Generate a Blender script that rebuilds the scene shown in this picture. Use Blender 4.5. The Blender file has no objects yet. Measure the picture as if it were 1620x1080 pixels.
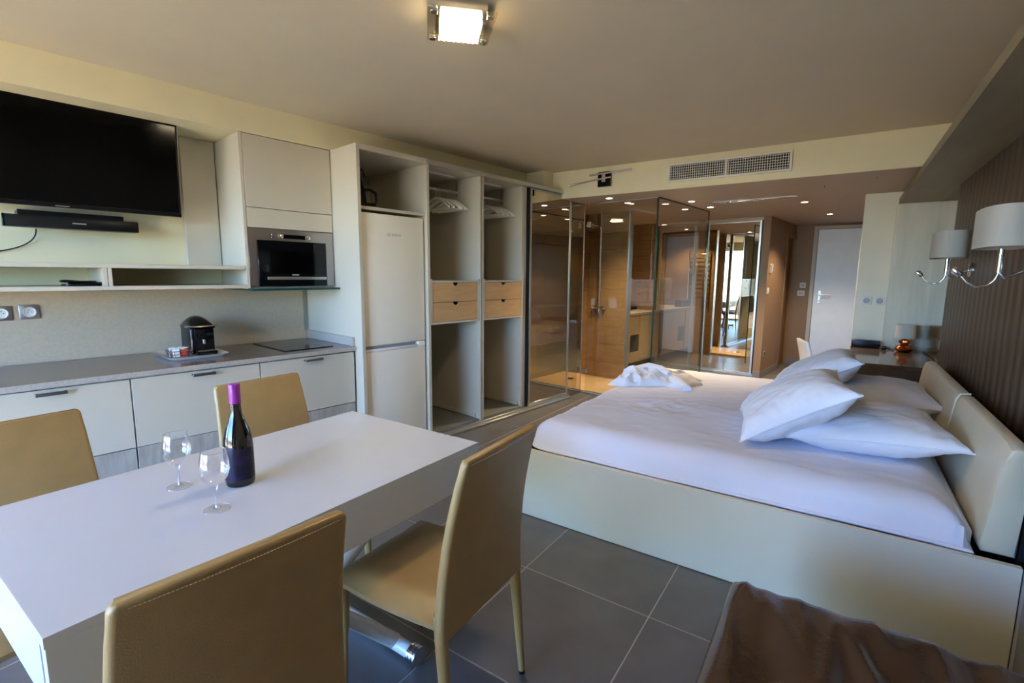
import bpy, bmesh, math, random
from mathutils import Matrix, Vector, noise
random.seed(7)
S = bpy.context.scene
COL = S.collection
PI = math.pi

# ------------------------------------------------------------------ camera
cam_d = bpy.data.cameras.new('camera')
cam_d.sensor_width = 36.0
cam_d.lens = 768.4 / 1620 * 36.0
cam_d.clip_start = 0.02
cam = bpy.data.objects.new('camera', cam_d)
COL.objects.link(cam)
YAW, PITCH, ROLL = 0.5944, 0.1358, -0.0078
_f = Vector((-math.sin(YAW) * math.cos(PITCH), math.cos(YAW) * math.cos(PITCH), -math.sin(PITCH)))
_r = Vector((math.cos(YAW), math.sin(YAW), 0))
_d = _f.cross(_r)
_r2 = _r * math.cos(ROLL) + _d * math.sin(ROLL)
_d2 = _d * math.cos(ROLL) - _r * math.sin(ROLL)
M = Matrix((_r2, -_d2, -_f)).transposed().to_4x4()
M.translation = Vector((0, 0, 1.4))
cam.matrix_world = M
S.camera = cam

# ------------------------------------------------------------------ world, sun, exposure
w = bpy.data.worlds.new('world')
S.world = w
w.use_nodes = True
wn = w.node_tree
wn.nodes.clear()
wo = wn.nodes.new('ShaderNodeOutputWorld')
wb = wn.nodes.new('ShaderNodeBackground')
sky = wn.nodes.new('ShaderNodeTexSky')
sky.sky_type = 'NISHITA'
sky.sun_disc = False
sky.sun_elevation = math.radians(50)
sky.sun_rotation = math.radians(160)
sky.air_density = 1.0
sky.dust_density = 0.4
sky.ozone_density = 2.0
wb.inputs['Strength'].default_value = 1.0
tint = wn.nodes.new('ShaderNodeMix')
tint.data_type = 'RGBA'
tint.blend_type = 'MULTIPLY'
tint.inputs['Factor'].default_value = 1.0
tint.inputs['B'].default_value = (0.60, 0.87, 1.42, 1)
wn.links.new(sky.outputs[0], tint.inputs['A'])
wn.links.new(tint.outputs['Result'], wb.inputs[0])
wn.links.new(wb.outputs[0], wo.inputs[0])

sun_d = bpy.data.lights.new('sun', 'SUN')
sun_d.energy = 21.0
sun_d.color = (1.0, 0.86, 0.66)
sun_d.angle = math.radians(0.6)
sun = bpy.data.objects.new('sun', sun_d)
COL.objects.link(sun)
# light travels towards +y and down: the sun stands behind the terrace
sun.rotation_euler = Vector((-0.30, 0.66, -0.95)).to_track_quat('-Z', 'Y').to_euler()

por_d = bpy.data.lights.new('window_portal', 'AREA')
por_d.shape = 'RECTANGLE'
por_d.size = 3.4
por_d.size_y = 2.25
por_d.cycles.is_portal = True
por = bpy.data.objects.new('window_portal', por_d)
COL.objects.link(por)
por.location = (-2.4, -1.83, 1.15)
por.rotation_euler = Vector((0, 1, 0)).to_track_quat('-Z', 'Z').to_euler()

S.view_settings.view_transform = 'Standard'
S.view_settings.look = 'None'
S.view_settings.gamma = 1.0
S.view_settings.use_curve_mapping = False
S.view_settings.exposure = 1.65
S.cycles.glossy_bounces = 8
S.cycles.transparent_max_bounces = 16
S.cycles.max_bounces = 12
S.cycles.diffuse_bounces = 5
S.cycles.caustics_reflective = False
S.cycles.caustics_refractive = False
S.cycles.sample_clamp_indirect = 6.0

# ------------------------------------------------------------------ materials
MATS = {}

def mat(name, col, rough=0.5, metal=0.0, spec=0.5, var=0.0, vscale=8.0, bump=0.0, bscale=40.0, stretch=None,
        coat=0.0, emit=None, estr=0.0, col2=None, detail=4.0, sheen=0.0):
    m = bpy.data.materials.new(name)
    m.use_nodes = True
    nt = m.node_tree
    b = nt.nodes['Principled BSDF']
    b.inputs['Base Color'].default_value = (*col, 1)
    b.inputs['Roughness'].default_value = rough
    b.inputs['Metallic'].default_value = metal
    b.inputs['Specular IOR Level'].default_value = spec
    if coat:
        b.inputs['Coat Weight'].default_value = coat
        b.inputs['Coat Roughness'].default_value = 0.05
    if sheen:
        b.inputs['Sheen Weight'].default_value = sheen
    if emit:
        b.inputs['Emission Color'].default_value = (*emit, 1)
        b.inputs['Emission Strength'].default_value = estr
    tc = nt.nodes.new('ShaderNodeTexCoord')
    mp = nt.nodes.new('ShaderNodeMapping')
    nt.links.new(tc.outputs['Object'], mp.inputs['Vector'])
    if stretch:
        mp.inputs['Scale'].default_value = stretch
    if var > 0 or col2:
        n = nt.nodes.new('ShaderNodeTexNoise')
        n.inputs['Scale'].default_value = vscale
        n.inputs['Detail'].default_value = detail
        nt.links.new(mp.outputs[0], n.inputs['Vector'])
        r = nt.nodes.new('ShaderNodeValToRGB')
        r.color_ramp.elements[0].position = 0.3
        r.color_ramp.elements[1].position = 0.7
        c1 = tuple(max(0, c * (1 - var)) for c in col)
        c2 = col2 if col2 else tuple(min(1, c * (1 + var)) for c in col)
        if col2:
            c1 = col
        r.color_ramp.elements[0].color = (*c1, 1)
        r.color_ramp.elements[1].color = (*c2, 1)
        nt.links.new(n.outputs['Fac'], r.inputs[0])
        nt.links.new(r.outputs[0], b.inputs['Base Color'])
    if bump > 0:
        n2 = nt.nodes.new('ShaderNodeTexNoise')
        n2.inputs['Scale'].default_value = bscale
        n2.inputs['Detail'].default_value = 3
        nt.links.new(mp.outputs[0], n2.inputs['Vector'])
        bp = nt.nodes.new('ShaderNodeBump')
        bp.inputs['Strength'].default_value = bump
        bp.inputs['Distance'].default_value = 0.01
        nt.links.new(n2.outputs['Fac'], bp.inputs['Height'])
        nt.links.new(bp.outputs[0], b.inputs['Normal'])
    MATS[name] = m
    return m

def glassmat(name, tint=(0.95, 0.98, 0.96), base=0.04, strength=1.0, ior=1.5):
    """thin architectural glass: transparent + fresnel mirror"""
    m = bpy.data.materials.new(name)
    m.use_nodes = True
    nt = m.node_tree
    nt.nodes.clear()
    o = nt.nodes.new('ShaderNodeOutputMaterial')
    mx = nt.nodes.new('ShaderNodeMixShader')
    t = nt.nodes.new('ShaderNodeBsdfTransparent')
    g = nt.nodes.new('ShaderNodeBsdfGlossy')
    t.inputs[0].default_value = (*tint, 1)
    g.inputs['Roughness'].default_value = 0.0
    g.inputs['Color'].default_value = (1, 1, 1, 1)
    lw = nt.nodes.new('ShaderNodeLayerWeight')
    lw.inputs['Blend'].default_value = 0.5
    fr = nt.nodes.new('ShaderNodeMath')
    fr.operation = 'POWER'
    fr.inputs[1].default_value = 4.0
    nt.links.new(lw.outputs['Facing'], fr.inputs[0])
    ma = nt.nodes.new('ShaderNodeMath')
    ma.operation = 'MULTIPLY_ADD'
    ma.inputs[1].default_value = strength
    ma.inputs[2].default_value = base
    ma.use_clamp = True
    nt.links.new(fr.outputs[0], ma.inputs[0])
    nt.links.new(ma.outputs[0], mx.inputs[0])
    nt.links.new(t.outputs[0], mx.inputs[1])
    nt.links.new(g.outputs[0], mx.inputs[2])
    nt.links.new(mx.outputs[0], o.inputs[0])
    MATS[name] = m
    return m

def emitmat(name, col, s):
    m = bpy.data.materials.new(name)
    m.use_nodes = True
    nt = m.node_tree
    nt.nodes.clear()
    o = nt.nodes.new('ShaderNodeOutputMaterial')
    e = nt.nodes.new('ShaderNodeEmission')
    e.inputs[0].default_value = (*col, 1)
    e.inputs[1].default_value = s
    nt.links.new(e.outputs[0], o.inputs[0])
    MATS[name] = m
    return m

mat('ceiling_paint', (0.61, 0.54, 0.40), 0.7, var=0.02, vscale=3)
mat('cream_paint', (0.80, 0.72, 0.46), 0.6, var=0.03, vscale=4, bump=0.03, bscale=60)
mat('brown_paint', (0.38, 0.31, 0.22), 0.5, var=0.04)
mat('lowceil_paint', (0.46, 0.37, 0.30), 0.6, var=0.02, vscale=3)
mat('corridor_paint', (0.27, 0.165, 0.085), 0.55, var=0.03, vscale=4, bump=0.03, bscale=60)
mat('column_paint', (0.82, 0.77, 0.61), 0.55, var=0.03, vscale=4)
mat('tile', (0.145, 0.138, 0.132), 0.33, var=0.16, vscale=5, bump=0.05, bscale=30, col2=None, detail=8)
mat('grout', (0.46, 0.42, 0.38), 0.8, var=0.1)
mat('skirting', (0.20, 0.19, 0.19), 0.4, var=0.08)
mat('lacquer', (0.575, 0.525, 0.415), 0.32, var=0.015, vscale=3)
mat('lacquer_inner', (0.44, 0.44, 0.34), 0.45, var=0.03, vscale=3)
mat('white_gloss', (0.80, 0.80, 0.80), 0.22, var=0.01)
mat('table_white', (0.60, 0.65, 0.72), 0.25, var=0.01)
mat('table_side', (0.70, 0.68, 0.60), 0.35, var=0.01)
mat('worktop', (0.165, 0.13, 0.11), 0.18, var=0.10, vscale=120)
mat('worktop_edge', (0.42, 0.38, 0.33), 0.4, var=0.12, vscale=90)
mat('splash_stone', (0.52, 0.42, 0.29), 0.5, var=0.06, vscale=60, bump=0.05, bscale=80)
mat('plinth_wood', (0.38, 0.35, 0.30), 0.5, var=0.18, vscale=6, stretch=(1, 6, 1.0))
mat('steel', (0.42, 0.40, 0.38), 0.32, metal=1.0, var=0.06, vscale=30, stretch=(1, 1, 30))
mat('handle_metal', (0.22, 0.22, 0.23), 0.35, metal=1.0)
mat('chrome', (0.80, 0.80, 0.80), 0.08, metal=1.0)
mat('satin_metal', (0.45, 0.45, 0.46), 0.35, metal=1.0)
mat('alu', (0.60, 0.62, 0.62), 0.3, metal=1.0, var=0.03)
mat('black_gloss', (0.003, 0.003, 0.0035), 0.06, spec=0.35)
mat('black_plastic', (0.006, 0.006, 0.0065), 0.35, spec=0.28, var=0.1)
mat('screen', (0.0008, 0.0008, 0.001), 0.10, spec=0.18)
mat('fridge_white', (0.88, 0.84, 0.70), 0.30, var=0.01)
mat('dark_gap', (0.012, 0.012, 0.012), 0.8)
mat('birch', (0.62, 0.38, 0.17), 0.42, var=0.10, vscale=3.5, stretch=(1, 1.6, 9), detail=6)
mat('bay_floor_shaded', (0.20, 0.205, 0.18), 0.45, var=0.03)  # bay bottoms: lacquer darkened, the shade inside the bays put into the colour
mat('leather_beige', (0.40, 0.265, 0.105), 0.36, var=0.05, vscale=14, bump=0.10, bscale=320)
mat('stitch', (0.45, 0.36, 0.22), 0.6)
mat('leather_cream', (0.70, 0.63, 0.47), 0.40, var=0.03, vscale=10, bump=0.08, bscale=260)
mat('leather_brown', (0.062, 0.031, 0.017), 0.22, spec=0.8, var=0.15, vscale=5, bump=0.06, bscale=90)
mat('bed_panel', (0.74, 0.70, 0.55), 0.36, var=0.015, vscale=3)
mat('linen', (0.73, 0.76, 0.90), 0.75, var=0.012, vscale=6, bump=0.10, bscale=14, sheen=0.2)
mat('pillow_cotton', (0.80, 0.82, 0.90), 0.7, var=0.01, vscale=6, bump=0.06, bscale=16, sheen=0.2)
mat('terry', (0.84, 0.84, 0.86), 0.85, var=0.02, vscale=40, bump=0.25, bscale=220)
mat('light_wood', (0.74, 0.69, 0.54), 0.42, var=0.10, vscale=2.2, stretch=(6, 6, 0.7), detail=6)
mat('canopy_wood', (0.24, 0.20, 0.125), 0.5, var=0.12, vscale=2.2, stretch=(6, 0.7, 6), detail=6)
mat('dark_wood', (0.060, 0.048, 0.042), 0.35, var=0.25, vscale=3, stretch=(8, 8, 0.8), detail=6)
mat('desk_gloss', (0.10, 0.070, 0.050), 0.10, var=0.15, vscale=3, stretch=(8, 0.8, 8))
mat('door_grey', (0.78, 0.86, 0.95), 0.5, var=0.02)
mat('door_frame', (0.46, 0.42, 0.36), 0.5)
mat('door_wood', (0.22, 0.13, 0.06), 0.4, var=0.15, vscale=3, stretch=(8, 8, 0.8))
mat('shade_fabric', (0.72, 0.71, 0.66), 0.8, var=0.02, vscale=90, bump=0.06, bscale=300)
mat('copper', (0.62, 0.20, 0.06), 0.12, metal=1.0, var=0.1)
mat('plastic_white', (0.72, 0.71, 0.67), 0.35)
mat('profile_grey', (0.34, 0.35, 0.37), 0.35)
mat('hanger_white', (0.92, 0.90, 0.82), 0.35)
mat('plastic_grey', (0.40, 0.40, 0.40), 0.4)
mat('wood_tile', (0.29, 0.175, 0.08), 0.25, var=0.14, vscale=3, stretch=(1.2, 1.2, 9), detail=6)
mat('tray_stone', (0.66, 0.46, 0.25), 0.4, var=0.04)
mat('vanity_wood', (0.42, 0.30, 0.17), 0.35, var=0.08, vscale=3, stretch=(1, 1, 8))
mat('bottle_glass', (0.010, 0.006, 0.004), 0.03, spec=0.8)
mat('bottle_label', (0.006, 0.006, 0.012), 0.25, spec=0.3, var=0.5, vscale=28, col2=(0.022, 0.012, 0.04))
mat('capsule_purple', (0.33, 0.035, 0.30), 0.3)
mat('red_print', (0.55, 0.04, 0.02), 0.5)
mat('paper_white', (0.8, 0.78, 0.74), 0.6)
mat('curtain', (0.30, 0.31, 0.22), 0.8, var=0.08, vscale=5)
mat('terrace', (0.74, 0.62, 0.45), 0.7, var=0.08, vscale=3)
mat('bounce_ground', (0.20, 0.18, 0.14), 0.8, var=0.1, vscale=0.2)
mat('facade', (0.80, 0.76, 0.70), 0.7, var=0.03, vscale=3)
mat('grille_white', (0.80, 0.76, 0.64), 0.45)
mat('hood_glass', (0.02, 0.06, 0.05), 0.05)
mat('mirror', (0.74, 0.72, 0.66), 0.0, metal=1.0)
mat('mirror_bronze', (0.56, 0.49, 0.39), 0.0, metal=1.0)
glassmat('shower_glass', (0.91, 0.91, 0.86), 0.07, 1.1)
glassmat('window_glass', (0.97, 0.99, 0.98), 0.02, 0.9)
glassmat('lamp_glass', (0.93, 0.90, 0.82), 0.12, 0.8)
emitmat('lamp_glow', (1.0, 0.80, 0.52), 14.0)
emitmat('spot_glow', (1.0, 0.86, 0.66), 10.0)

glassmat('wineglass_bowl', (0.985, 0.985, 0.99), 0.055, 1.4)
glassmat('wineglass', (0.997, 0.997, 0.999), 0.02, 0.30)
glassmat('wineglass_stem', (0.93, 0.93, 0.95), 0.20, 0.9)

def shade_mat():
    m = MATS['shade_fabric']
    nt = m.node_tree
    b = nt.nodes['Principled BSDF']
    o = nt.nodes['Material Output']
    mx = nt.nodes.new('ShaderNodeMixShader')
    mx.inputs[0].default_value = 0.42
    t = nt.nodes.new('ShaderNodeBsdfTranslucent')
    t.inputs[0].default_value = (0.74, 0.72, 0.66, 1)
    nt.links.new(b.outputs[0], mx.inputs[1])
    nt.links.new(t.outputs[0], mx.inputs[2])
    nt.links.new(mx.outputs[0], o.inputs[0])
shade_mat()

def stripe_mat():
    """brown wall covering with soft vertical stripes"""
    m = mat('striped_covering', (0.06, 0.045, 0.034), 0.42)
    nt = m.node_tree
    b = nt.nodes['Principled BSDF']
    tc = nt.nodes.new('ShaderNodeTexCoord')
    mp = nt.nodes.new('ShaderNodeMapping')
    mp.inputs['Scale'].default_value = (1, 1, 0.02)
    wv = nt.nodes.new('ShaderNodeTexWave')
    wv.bands_direction = 'Y'
    wv.inputs['Scale'].default_value = 2.7
    wv.inputs['Distortion'].default_value = 1.6
    wv.inputs['Detail'].default_value = 3
    wv.inputs['Detail Scale'].default_value = 6
    nt.links.new(tc.outputs['Object'], mp.inputs[0])
    nt.links.new(mp.outputs[0], wv.inputs['Vector'])
    r = nt.nodes.new('ShaderNodeValToRGB')
    r.color_ramp.elements[0].color = (0.040, 0.025, 0.015, 1)
    r.color_ramp.elements[1].color = (0.100, 0.070, 0.045, 1)
    nt.links.new(wv.outputs['Fac'], r.inputs[0])
    nt.links.new(r.outputs[0], b.inputs['Base Color'])
    bp = nt.nodes.new('ShaderNodeBump')
    bp.inputs['Strength'].default_value = 0.25
    bp.inputs['Distance'].default_value = 0.01
    nt.links.new(wv.outputs['Fac'], bp.inputs['Height'])
    nt.links.new(bp.outputs[0], b.inputs['Normal'])
stripe_mat()

# ------------------------------------------------------------------ geometry helpers
D = 0.125                               # the kitchen side stands turned by this angle
KX = Vector((math.cos(D), -math.sin(D), 0))
KD = Vector((math.sin(D), math.cos(D), 0))

def W(u, v, z=0.0):
    return KX * u + KD * v + Vector((0, 0, z))

def link(name, bm, m, parent=None, smooth=False, loc=None, rz=0.0, mat_over=None):
    bmesh.ops.recalc_face_normals(bm, faces=bm.faces)
    me = bpy.data.meshes.new(name)
    bm.to_mesh(me)
    bm.free()
    me.materials.append(MATS[m])
    if smooth:
        for p in me.polygons:
            p.use_smooth = True
        try:
            me.set_sharp_from_angle(angle=math.radians(38))
        except Exception:
            pass
    o = bpy.data.objects.new(name, me)
    COL.objects.link(o)
    if parent is not None:
        o.parent = parent
    if loc is not None:
        o.location = loc
    if rz:
        o.rotation_euler[2] = rz
    return o

def tag(o, label=None, cat=None, group=None, kind=None):
    if label: o['label'] = label
    if cat: o['category'] = cat
    if group: o['group'] = group
    if kind: o['kind'] = kind
    return o

def thing(name, label, cat, loc=(0, 0, 0), rz=0.0, group=None, kind=None):
    o = bpy.data.objects.new(name, None)
    o.empty_display_size = 0.1
    COL.objects.link(o)
    o.location = loc
    o.rotation_euler[2] = rz
    return tag(o, label, cat, group, kind)

def kthing(name, label, cat, u, v, z=0.0, group=None, kind=None):
    """a thing standing in the turned kitchen frame; its parts use coordinates relative to (u, v, z)"""
    o = thing(name, label, cat, W(u, v, z), -D, group, kind)
    o['ku'], o['kv'], o['kz'] = u, v, z
    return o

def bx(bm, x0, x1, y0, y1, z0, z1, bevel=0.0, seg=2):
    vs = [bm.verts.new((x, y, z)) for x in (x0, x1) for y in (y0, y1) for z in (z0, z1)]
    idx = [(0, 1, 3, 2), (4, 6, 7, 5), (0, 4, 5, 1), (2, 3, 7, 6), (0, 2, 6, 4), (1, 5, 7, 3)]
    fs = [bm.faces.new([vs[i] for i in f]) for f in idx]
    if bevel > 0:
        es = list({e for f in fs for e in f.edges})
        bmesh.ops.bevel(bm, geom=es, offset=bevel, segments=seg, profile=0.5, affect='EDGES', clamp_overlap=True)
    return bm

def box(name, x0, x1, y0, y1, z0, z1, m, parent=None, bevel=0.0, seg=2, smooth=None):
    bm = bmesh.new()
    bx(bm, min(x0, x1), max(x0, x1), min(y0, y1), max(y0, y1), min(z0, z1), max(z0, z1), bevel, seg)
    return link(name, bm, m, parent, smooth=(bevel > 0) if smooth is None else smooth)

def kbox(name, u0, u1, v0, v1, z0, z1, m, parent, bevel=0.0, seg=2):
    """box given in absolute kitchen coordinates, as a part of a kthing"""
    root = parent
    off = (0, 0, 0)
    p = parent
    while p is not None and 'ku' not in p:
        p = p.parent
    a, b, c = p['ku'], p['kv'], p['kz']
    return box(name, u0 - a, u1 - a, v0 - b, v1 - b, z0 - c, z1 - c, m, parent, bevel, seg)

def tube_bm(bm, pts, rad, n=12, cap=True, closed=False):
    pts = [Vector(p) for p in pts]
    k = len(pts)
    rads = rad if isinstance(rad, (list, tuple)) else [rad] * k
    rings = []
    up = None
    for i, p in enumerate(pts):
        if closed:
            t = (pts[(i + 1) % k] - pts[i - 1]).normalized()
        else:
            t = (pts[min(i + 1, k - 1)] - pts[max(i - 1, 0)]).normalized()
        if up is None:
            up = Vector((0, 0, 1)) if abs(t.z) < 0.9 else Vector((1, 0, 0))
        s = t.cross(up)
        if s.length < 1e-6:
            s = t.orthogonal()
        s.normalize()
        up = s.cross(t).normalized()
        rings.append([bm.verts.new(p + (s * math.cos(2 * PI * j / n) + up * math.sin(2 * PI * j / n)) * rads[i]) for j in range(n)])
    m = k if closed else k - 1
    for i in range(m):
        a, b = rings[i], rings[(i + 1) % k]
        for j in range(n):
            bm.faces.new((a[j], a[(j + 1) % n], b[(j + 1) % n], b[j]))
    if cap and not closed:
        bm.faces.new(list(reversed(rings[0])))
        bm.faces.new(rings[-1])
    return bm

def tube(name, pts, rad, m, parent=None, n=12, closed=False):
    bm = bmesh.new()
    tube_bm(bm, pts, rad, n, True, closed)
    return link(name, bm, m, parent, smooth=True)

def lathe_bm(bm, prof, n=32, cx=0, cy=0, cap0=True, cap1=True):
    rings = []
    for r, z in prof:
        rings.append([bm.verts.new((cx + r * math.cos(2 * PI * j / n), cy + r * math.sin(2 * PI * j / n), z)) for j in range(n)])
    for i in range(len(prof) - 1):
        for j in range(n):
            bm.faces.new((rings[i][j], rings[i][(j + 1) % n], rings[i + 1][(j + 1) % n], rings[i + 1][j]))
    if cap0: bm.faces.new(list(reversed(rings[0])))
    if cap1: bm.faces.new(rings[-1])
    return bm

def lathe(name, prof, m, parent=None, n=32, cap0=True, cap1=True):
    bm = bmesh.new()
    lathe_bm(bm, prof, n, 0, 0, cap0, cap1)
    return link(name, bm, m, parent, smooth=True)

def prism_bm(bm, outline, z0, z1):
    a = [bm.verts.new((x, y, z0)) for x, y in outline]
    b = [bm.verts.new((x, y, z1)) for x, y in outline]
    n = len(a)
    for i in range(n):
        bm.faces.new((a[i], a[(i + 1) % n], b[(i + 1) % n], b[i]))
    bm.faces.new(list(reversed(a)))
    bm.faces.new(b)
    return bm

def rrect(w, h, r, n=5, cx=0, cy=0):
    pts = []
    for qx, qy, a0 in ((1, 1, 0), (-1, 1, 90), (-1, -1, 180), (1, -1, 270)):
        for i in range(n + 1):
            a = math.radians(a0 + 90 * i / n)
            pts.append((cx + qx * (w / 2 - r) + r * math.cos(a), cy + qy * (h / 2 - r) + r * math.sin(a)))
    return pts

def copy_tree(o, parent=None):
    c = o.copy()
    COL.objects.link(c)
    c.parent = parent
    for ch in list(o.children):
        copy_tree(ch, c)
    return c

def text_mesh(name, s, size, m, parent, loc, rot, extrude=0.0004, align='CENTER'):
    cu = bpy.data.curves.new(name, 'FONT')
    cu.body = s
    cu.size = size
    cu.extrude = extrude
    cu.align_x = align
    cu.align_y = 'CENTER'
    t = bpy.data.objects.new(name, cu)
    COL.objects.link(t)
    dg = bpy.context.evaluated_depsgraph_get()
    me = bpy.data.meshes.new_from_object(t.evaluated_get(dg))
    bpy.data.objects.remove(t)
    o = bpy.data.objects.new(name, me)
    me.materials.clear()
    me.materials.append(MATS[m])
    COL.objects.link(o)
    o.parent = parent
    o.location = loc
    o.rotation_euler = rot
    return o

ZC, ZL = 2.49, 2.211                    # main and lowered ceiling
UW = -3.95                              # kitchen wall
XW = 0.66                               # headboard wall
YB, YE, YK = -1.8, 9.0, 4.73            # window wall, end wall, bulkhead

# ------------------------------------------------------------------ setting
def structure(name, label, loc=(0, 0, 0), rz=0.0):
    o = thing(name, label, None, loc, rz)
    o['kind'] = 'structure'
    return o

# floor: grout bed and single tiles
fl = structure('floor', 'dark grey floor of large square tiles with pale joints')
box('grout_bed', -4.9, 0.9, YB - 0.05, YE + 0.1, -0.06, -0.0012, 'grout', fl)
T = 0.604
bm = bmesh.new()
bx(bm, -T / 2 + 0.0028, T / 2 - 0.0028, -T / 2 + 0.0028, T / 2 - 0.0028, -0.02, 0.0, 0.001, 1)
tile_me = None
for i in range(-6, 4):
    for j in range(-7, 13):
        cx, cy = -1.159 + (i + 0.5) * T, 1.850 + (j + 0.5) * T
        u = KX.dot(Vector((cx, cy, 0)))
        if u < UW - 0.35 or cx > XW + 0.45 or cy > YE + 0.28 or cy < YB - 0.28 or (cy > 6.3 and cx > 1.2):
            continue
        if tile_me is None:
            t = link('floor_tile', bm, 'tile', fl)
            tile_me = t.data
        else:
            t = bpy.data.objects.new('floor_tile', tile_me)
            COL.objects.link(t)
            t.parent = fl
        t.location = (cx, cy, 0)
        t.rotation_euler[2] = random.choice((0, PI / 2, PI, -PI / 2))

def sbox(name, label, args, m, parent=None):
    o = box(name, *args, m, parent)
    if parent is None:
        tag(o, label, kind='structure')
    return o

def kstruct(name, label, args, m):
    o = box(name, *args, m)
    o.rotation_euler[2] = -D
    return tag(o, label, kind='structure')

sbox('ceiling', 'plain beige grey ceiling of the main room', (-4.9, 0.78, YB - 0.1, YK + 0.02, ZC, ZC + 0.1), 'ceiling_paint')
sbox('ceiling_entrance', 'lowered ceiling with spotlights over the entrance', (-4.6, 0.9, YK + 0.02, YE + 0.1, ZL, ZC + 0.1), 'lowceil_paint')
sbox('trim_bulkhead', 'cream bulkhead face below the main ceiling carrying the air grille', (-4.5, 0.66, YK, YK + 0.02, ZL, ZC), 'cream_paint')
kstruct('wall_left', 'cream wall behind the kitchen units', (UW - 0.1, UW, -2.5, 9.6, 0, ZC + 0.05), 'cream_paint')
kstruct('trim_soffit', 'cream soffit running along the top of the kitchen wall', (UW, -3.48, -2.2, 4.45, 2.302, ZC), 'cream_paint')
kstruct('trim_pier', 'small cream box at the far end of the soffit', (-3.48, -3.25, 4.2, 4.5, 2.31, ZC), 'cream_paint')
sbox('wall_right', 'plain wall carrying the brown covering and headboard', (XW + 0.02, XW + 0.12, YB - 0.1, 6.0, 0, ZC), 'brown_paint')
wc = sbox('trim_covering', 'brown wall covering with soft vertical stripes above the headboard', (XW, XW + 0.02, 2.25, 4.975, 0, 2.0945), 'striped_covering')
sbox('trim_profile', 'brushed metal profile at the end of the brown covering', (XW - 0.0605, XW - 0.001, 2.252, 2.2865, 0, 2.094), 'profile_grey')
cn = structure('trim_canopy', 'wooden canopy board along the top of the headboard wall')
box('board', 0.385, XW + 0.018, YB + 0.05, 4.97, 2.096, 2.13, 'canopy_wood', cn)
box('board', 0.385, XW + 0.018, 4.974, 5.94, 2.096, 2.13, 'canopy_wood', cn)
box('edge_strip', 0.372, 0.385, YB + 0.05, 5.94, 2.092, 2.142, 'canopy_wood', cn)
# column block with the entrance passage on its left
sbox('wall_column', 'pale column between entrance door and desk recess', (0.112, XW + 0.12, 6.0, 6.14, 0, ZL), 'column_paint')
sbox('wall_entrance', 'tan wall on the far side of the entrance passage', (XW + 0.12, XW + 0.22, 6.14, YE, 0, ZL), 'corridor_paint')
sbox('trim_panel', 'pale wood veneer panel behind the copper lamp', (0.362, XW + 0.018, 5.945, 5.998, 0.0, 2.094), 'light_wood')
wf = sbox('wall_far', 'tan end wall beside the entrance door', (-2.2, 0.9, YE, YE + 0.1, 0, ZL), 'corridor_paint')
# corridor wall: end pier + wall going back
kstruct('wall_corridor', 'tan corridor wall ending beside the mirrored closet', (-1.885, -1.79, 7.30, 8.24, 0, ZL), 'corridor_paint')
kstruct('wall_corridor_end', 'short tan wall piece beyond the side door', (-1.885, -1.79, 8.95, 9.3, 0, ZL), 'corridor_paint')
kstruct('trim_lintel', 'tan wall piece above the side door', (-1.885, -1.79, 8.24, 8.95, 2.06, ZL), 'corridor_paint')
kstruct('baseboard_corridor', 'dark tile skirting along the corridor wall', (-1.79, -1.78, 7.29, 8.24, 0.002, 0.09), 'skirting')
kstruct('baseboard_pier', 'dark tile skirting on the pier face', (-1.885, -1.78, 7.29, 7.30, 0.002, 0.09), 'skirting')
sbox('baseboard_far', 'dark tile skirting on the end wall', (-0.70, -0.44, YE - 0.012, YE, 0.002, 0.09), 'skirting')

# back wall with the wide window
wbk = structure('wall_back', 'cream wall around the wide terrace window')
WX0, WX1, WZ1 = -4.10, -0.70, 2.28
box('wall_piece', WX1, 0.78, YB - 0.1, YB, 0, ZC, 'column_paint', wbk)
box('wall_piece', -4.9, WX0, YB - 0.1, YB, 0, ZC, 'cream_paint', wbk)
box('wall_piece', WX0, WX1, YB - 0.1, YB, WZ1, ZC, 'cream_paint', wbk)
win = structure('window_1', 'wide sliding terrace window with pale metal frames')
yw = YB - 0.06
box('frame', WX0, WX1, yw - 0.03, yw + 0.03, WZ1 - 0.06, WZ1, 'alu', win)
box('frame', WX0, WX1, yw - 0.03, yw + 0.03, 0.0, 0.05, 'alu', win)
nx = 3
for i in range(nx + 1):
    x = WX0 + (WX1 - WX0) * i / nx
    x0 = min(max(x - 0.03, WX0), WX1 - 0.06)
    box('frame', x0, x0 + 0.06, yw - 0.03, yw + 0.03, 0.05, WZ1 - 0.06, 'alu', win)
for i in range(nx):
    a = WX0 + (WX1 - WX0) * i / nx + 0.03
    b = WX0 + (WX1 - WX0) * (i + 1) / nx - 0.03
    box('pane', a, b, yw - 0.003, yw + 0.003, 0.05, WZ1 - 0.06, 'window_glass', win)
# terrace outside
sbox('ground_terrace', 'sunlit beige terrace floor outside the window', (-9, 6, YB - 3.3, YB - 0.1, -0.1, -0.02), 'terrace')
sbox('roof_sunblock', 'unseen slab above the terrace keeping direct sun out of the room', (-9, 6, YB - 1.8, YB - 0.1, ZC, ZC + 0.25), 'facade')  # unseen slab, its depth set so direct sun stops on the terrace
pr = structure('trim_railing', 'glass railing along the terrace')
box('kerb', -9, 6, YB - 3.4, YB - 3.3, -0.1, 0.08, 'facade', pr)
box('hand_rail', -9, 6, YB - 3.37, YB - 3.32, 0.98, 1.02, 'alu', pr)
for i in range(10):
    x = -9 + 1.5 * i
    box('railing_pane', x + 0.04, x + 1.46, YB - 3.35, YB - 3.34, 0.10, 0.975, 'window_glass', pr)
    box('railing_post', x - 0.02, x + 0.02, YB - 3.37, YB - 3.32, 0.08, 0.98, 'alu', pr)
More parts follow.
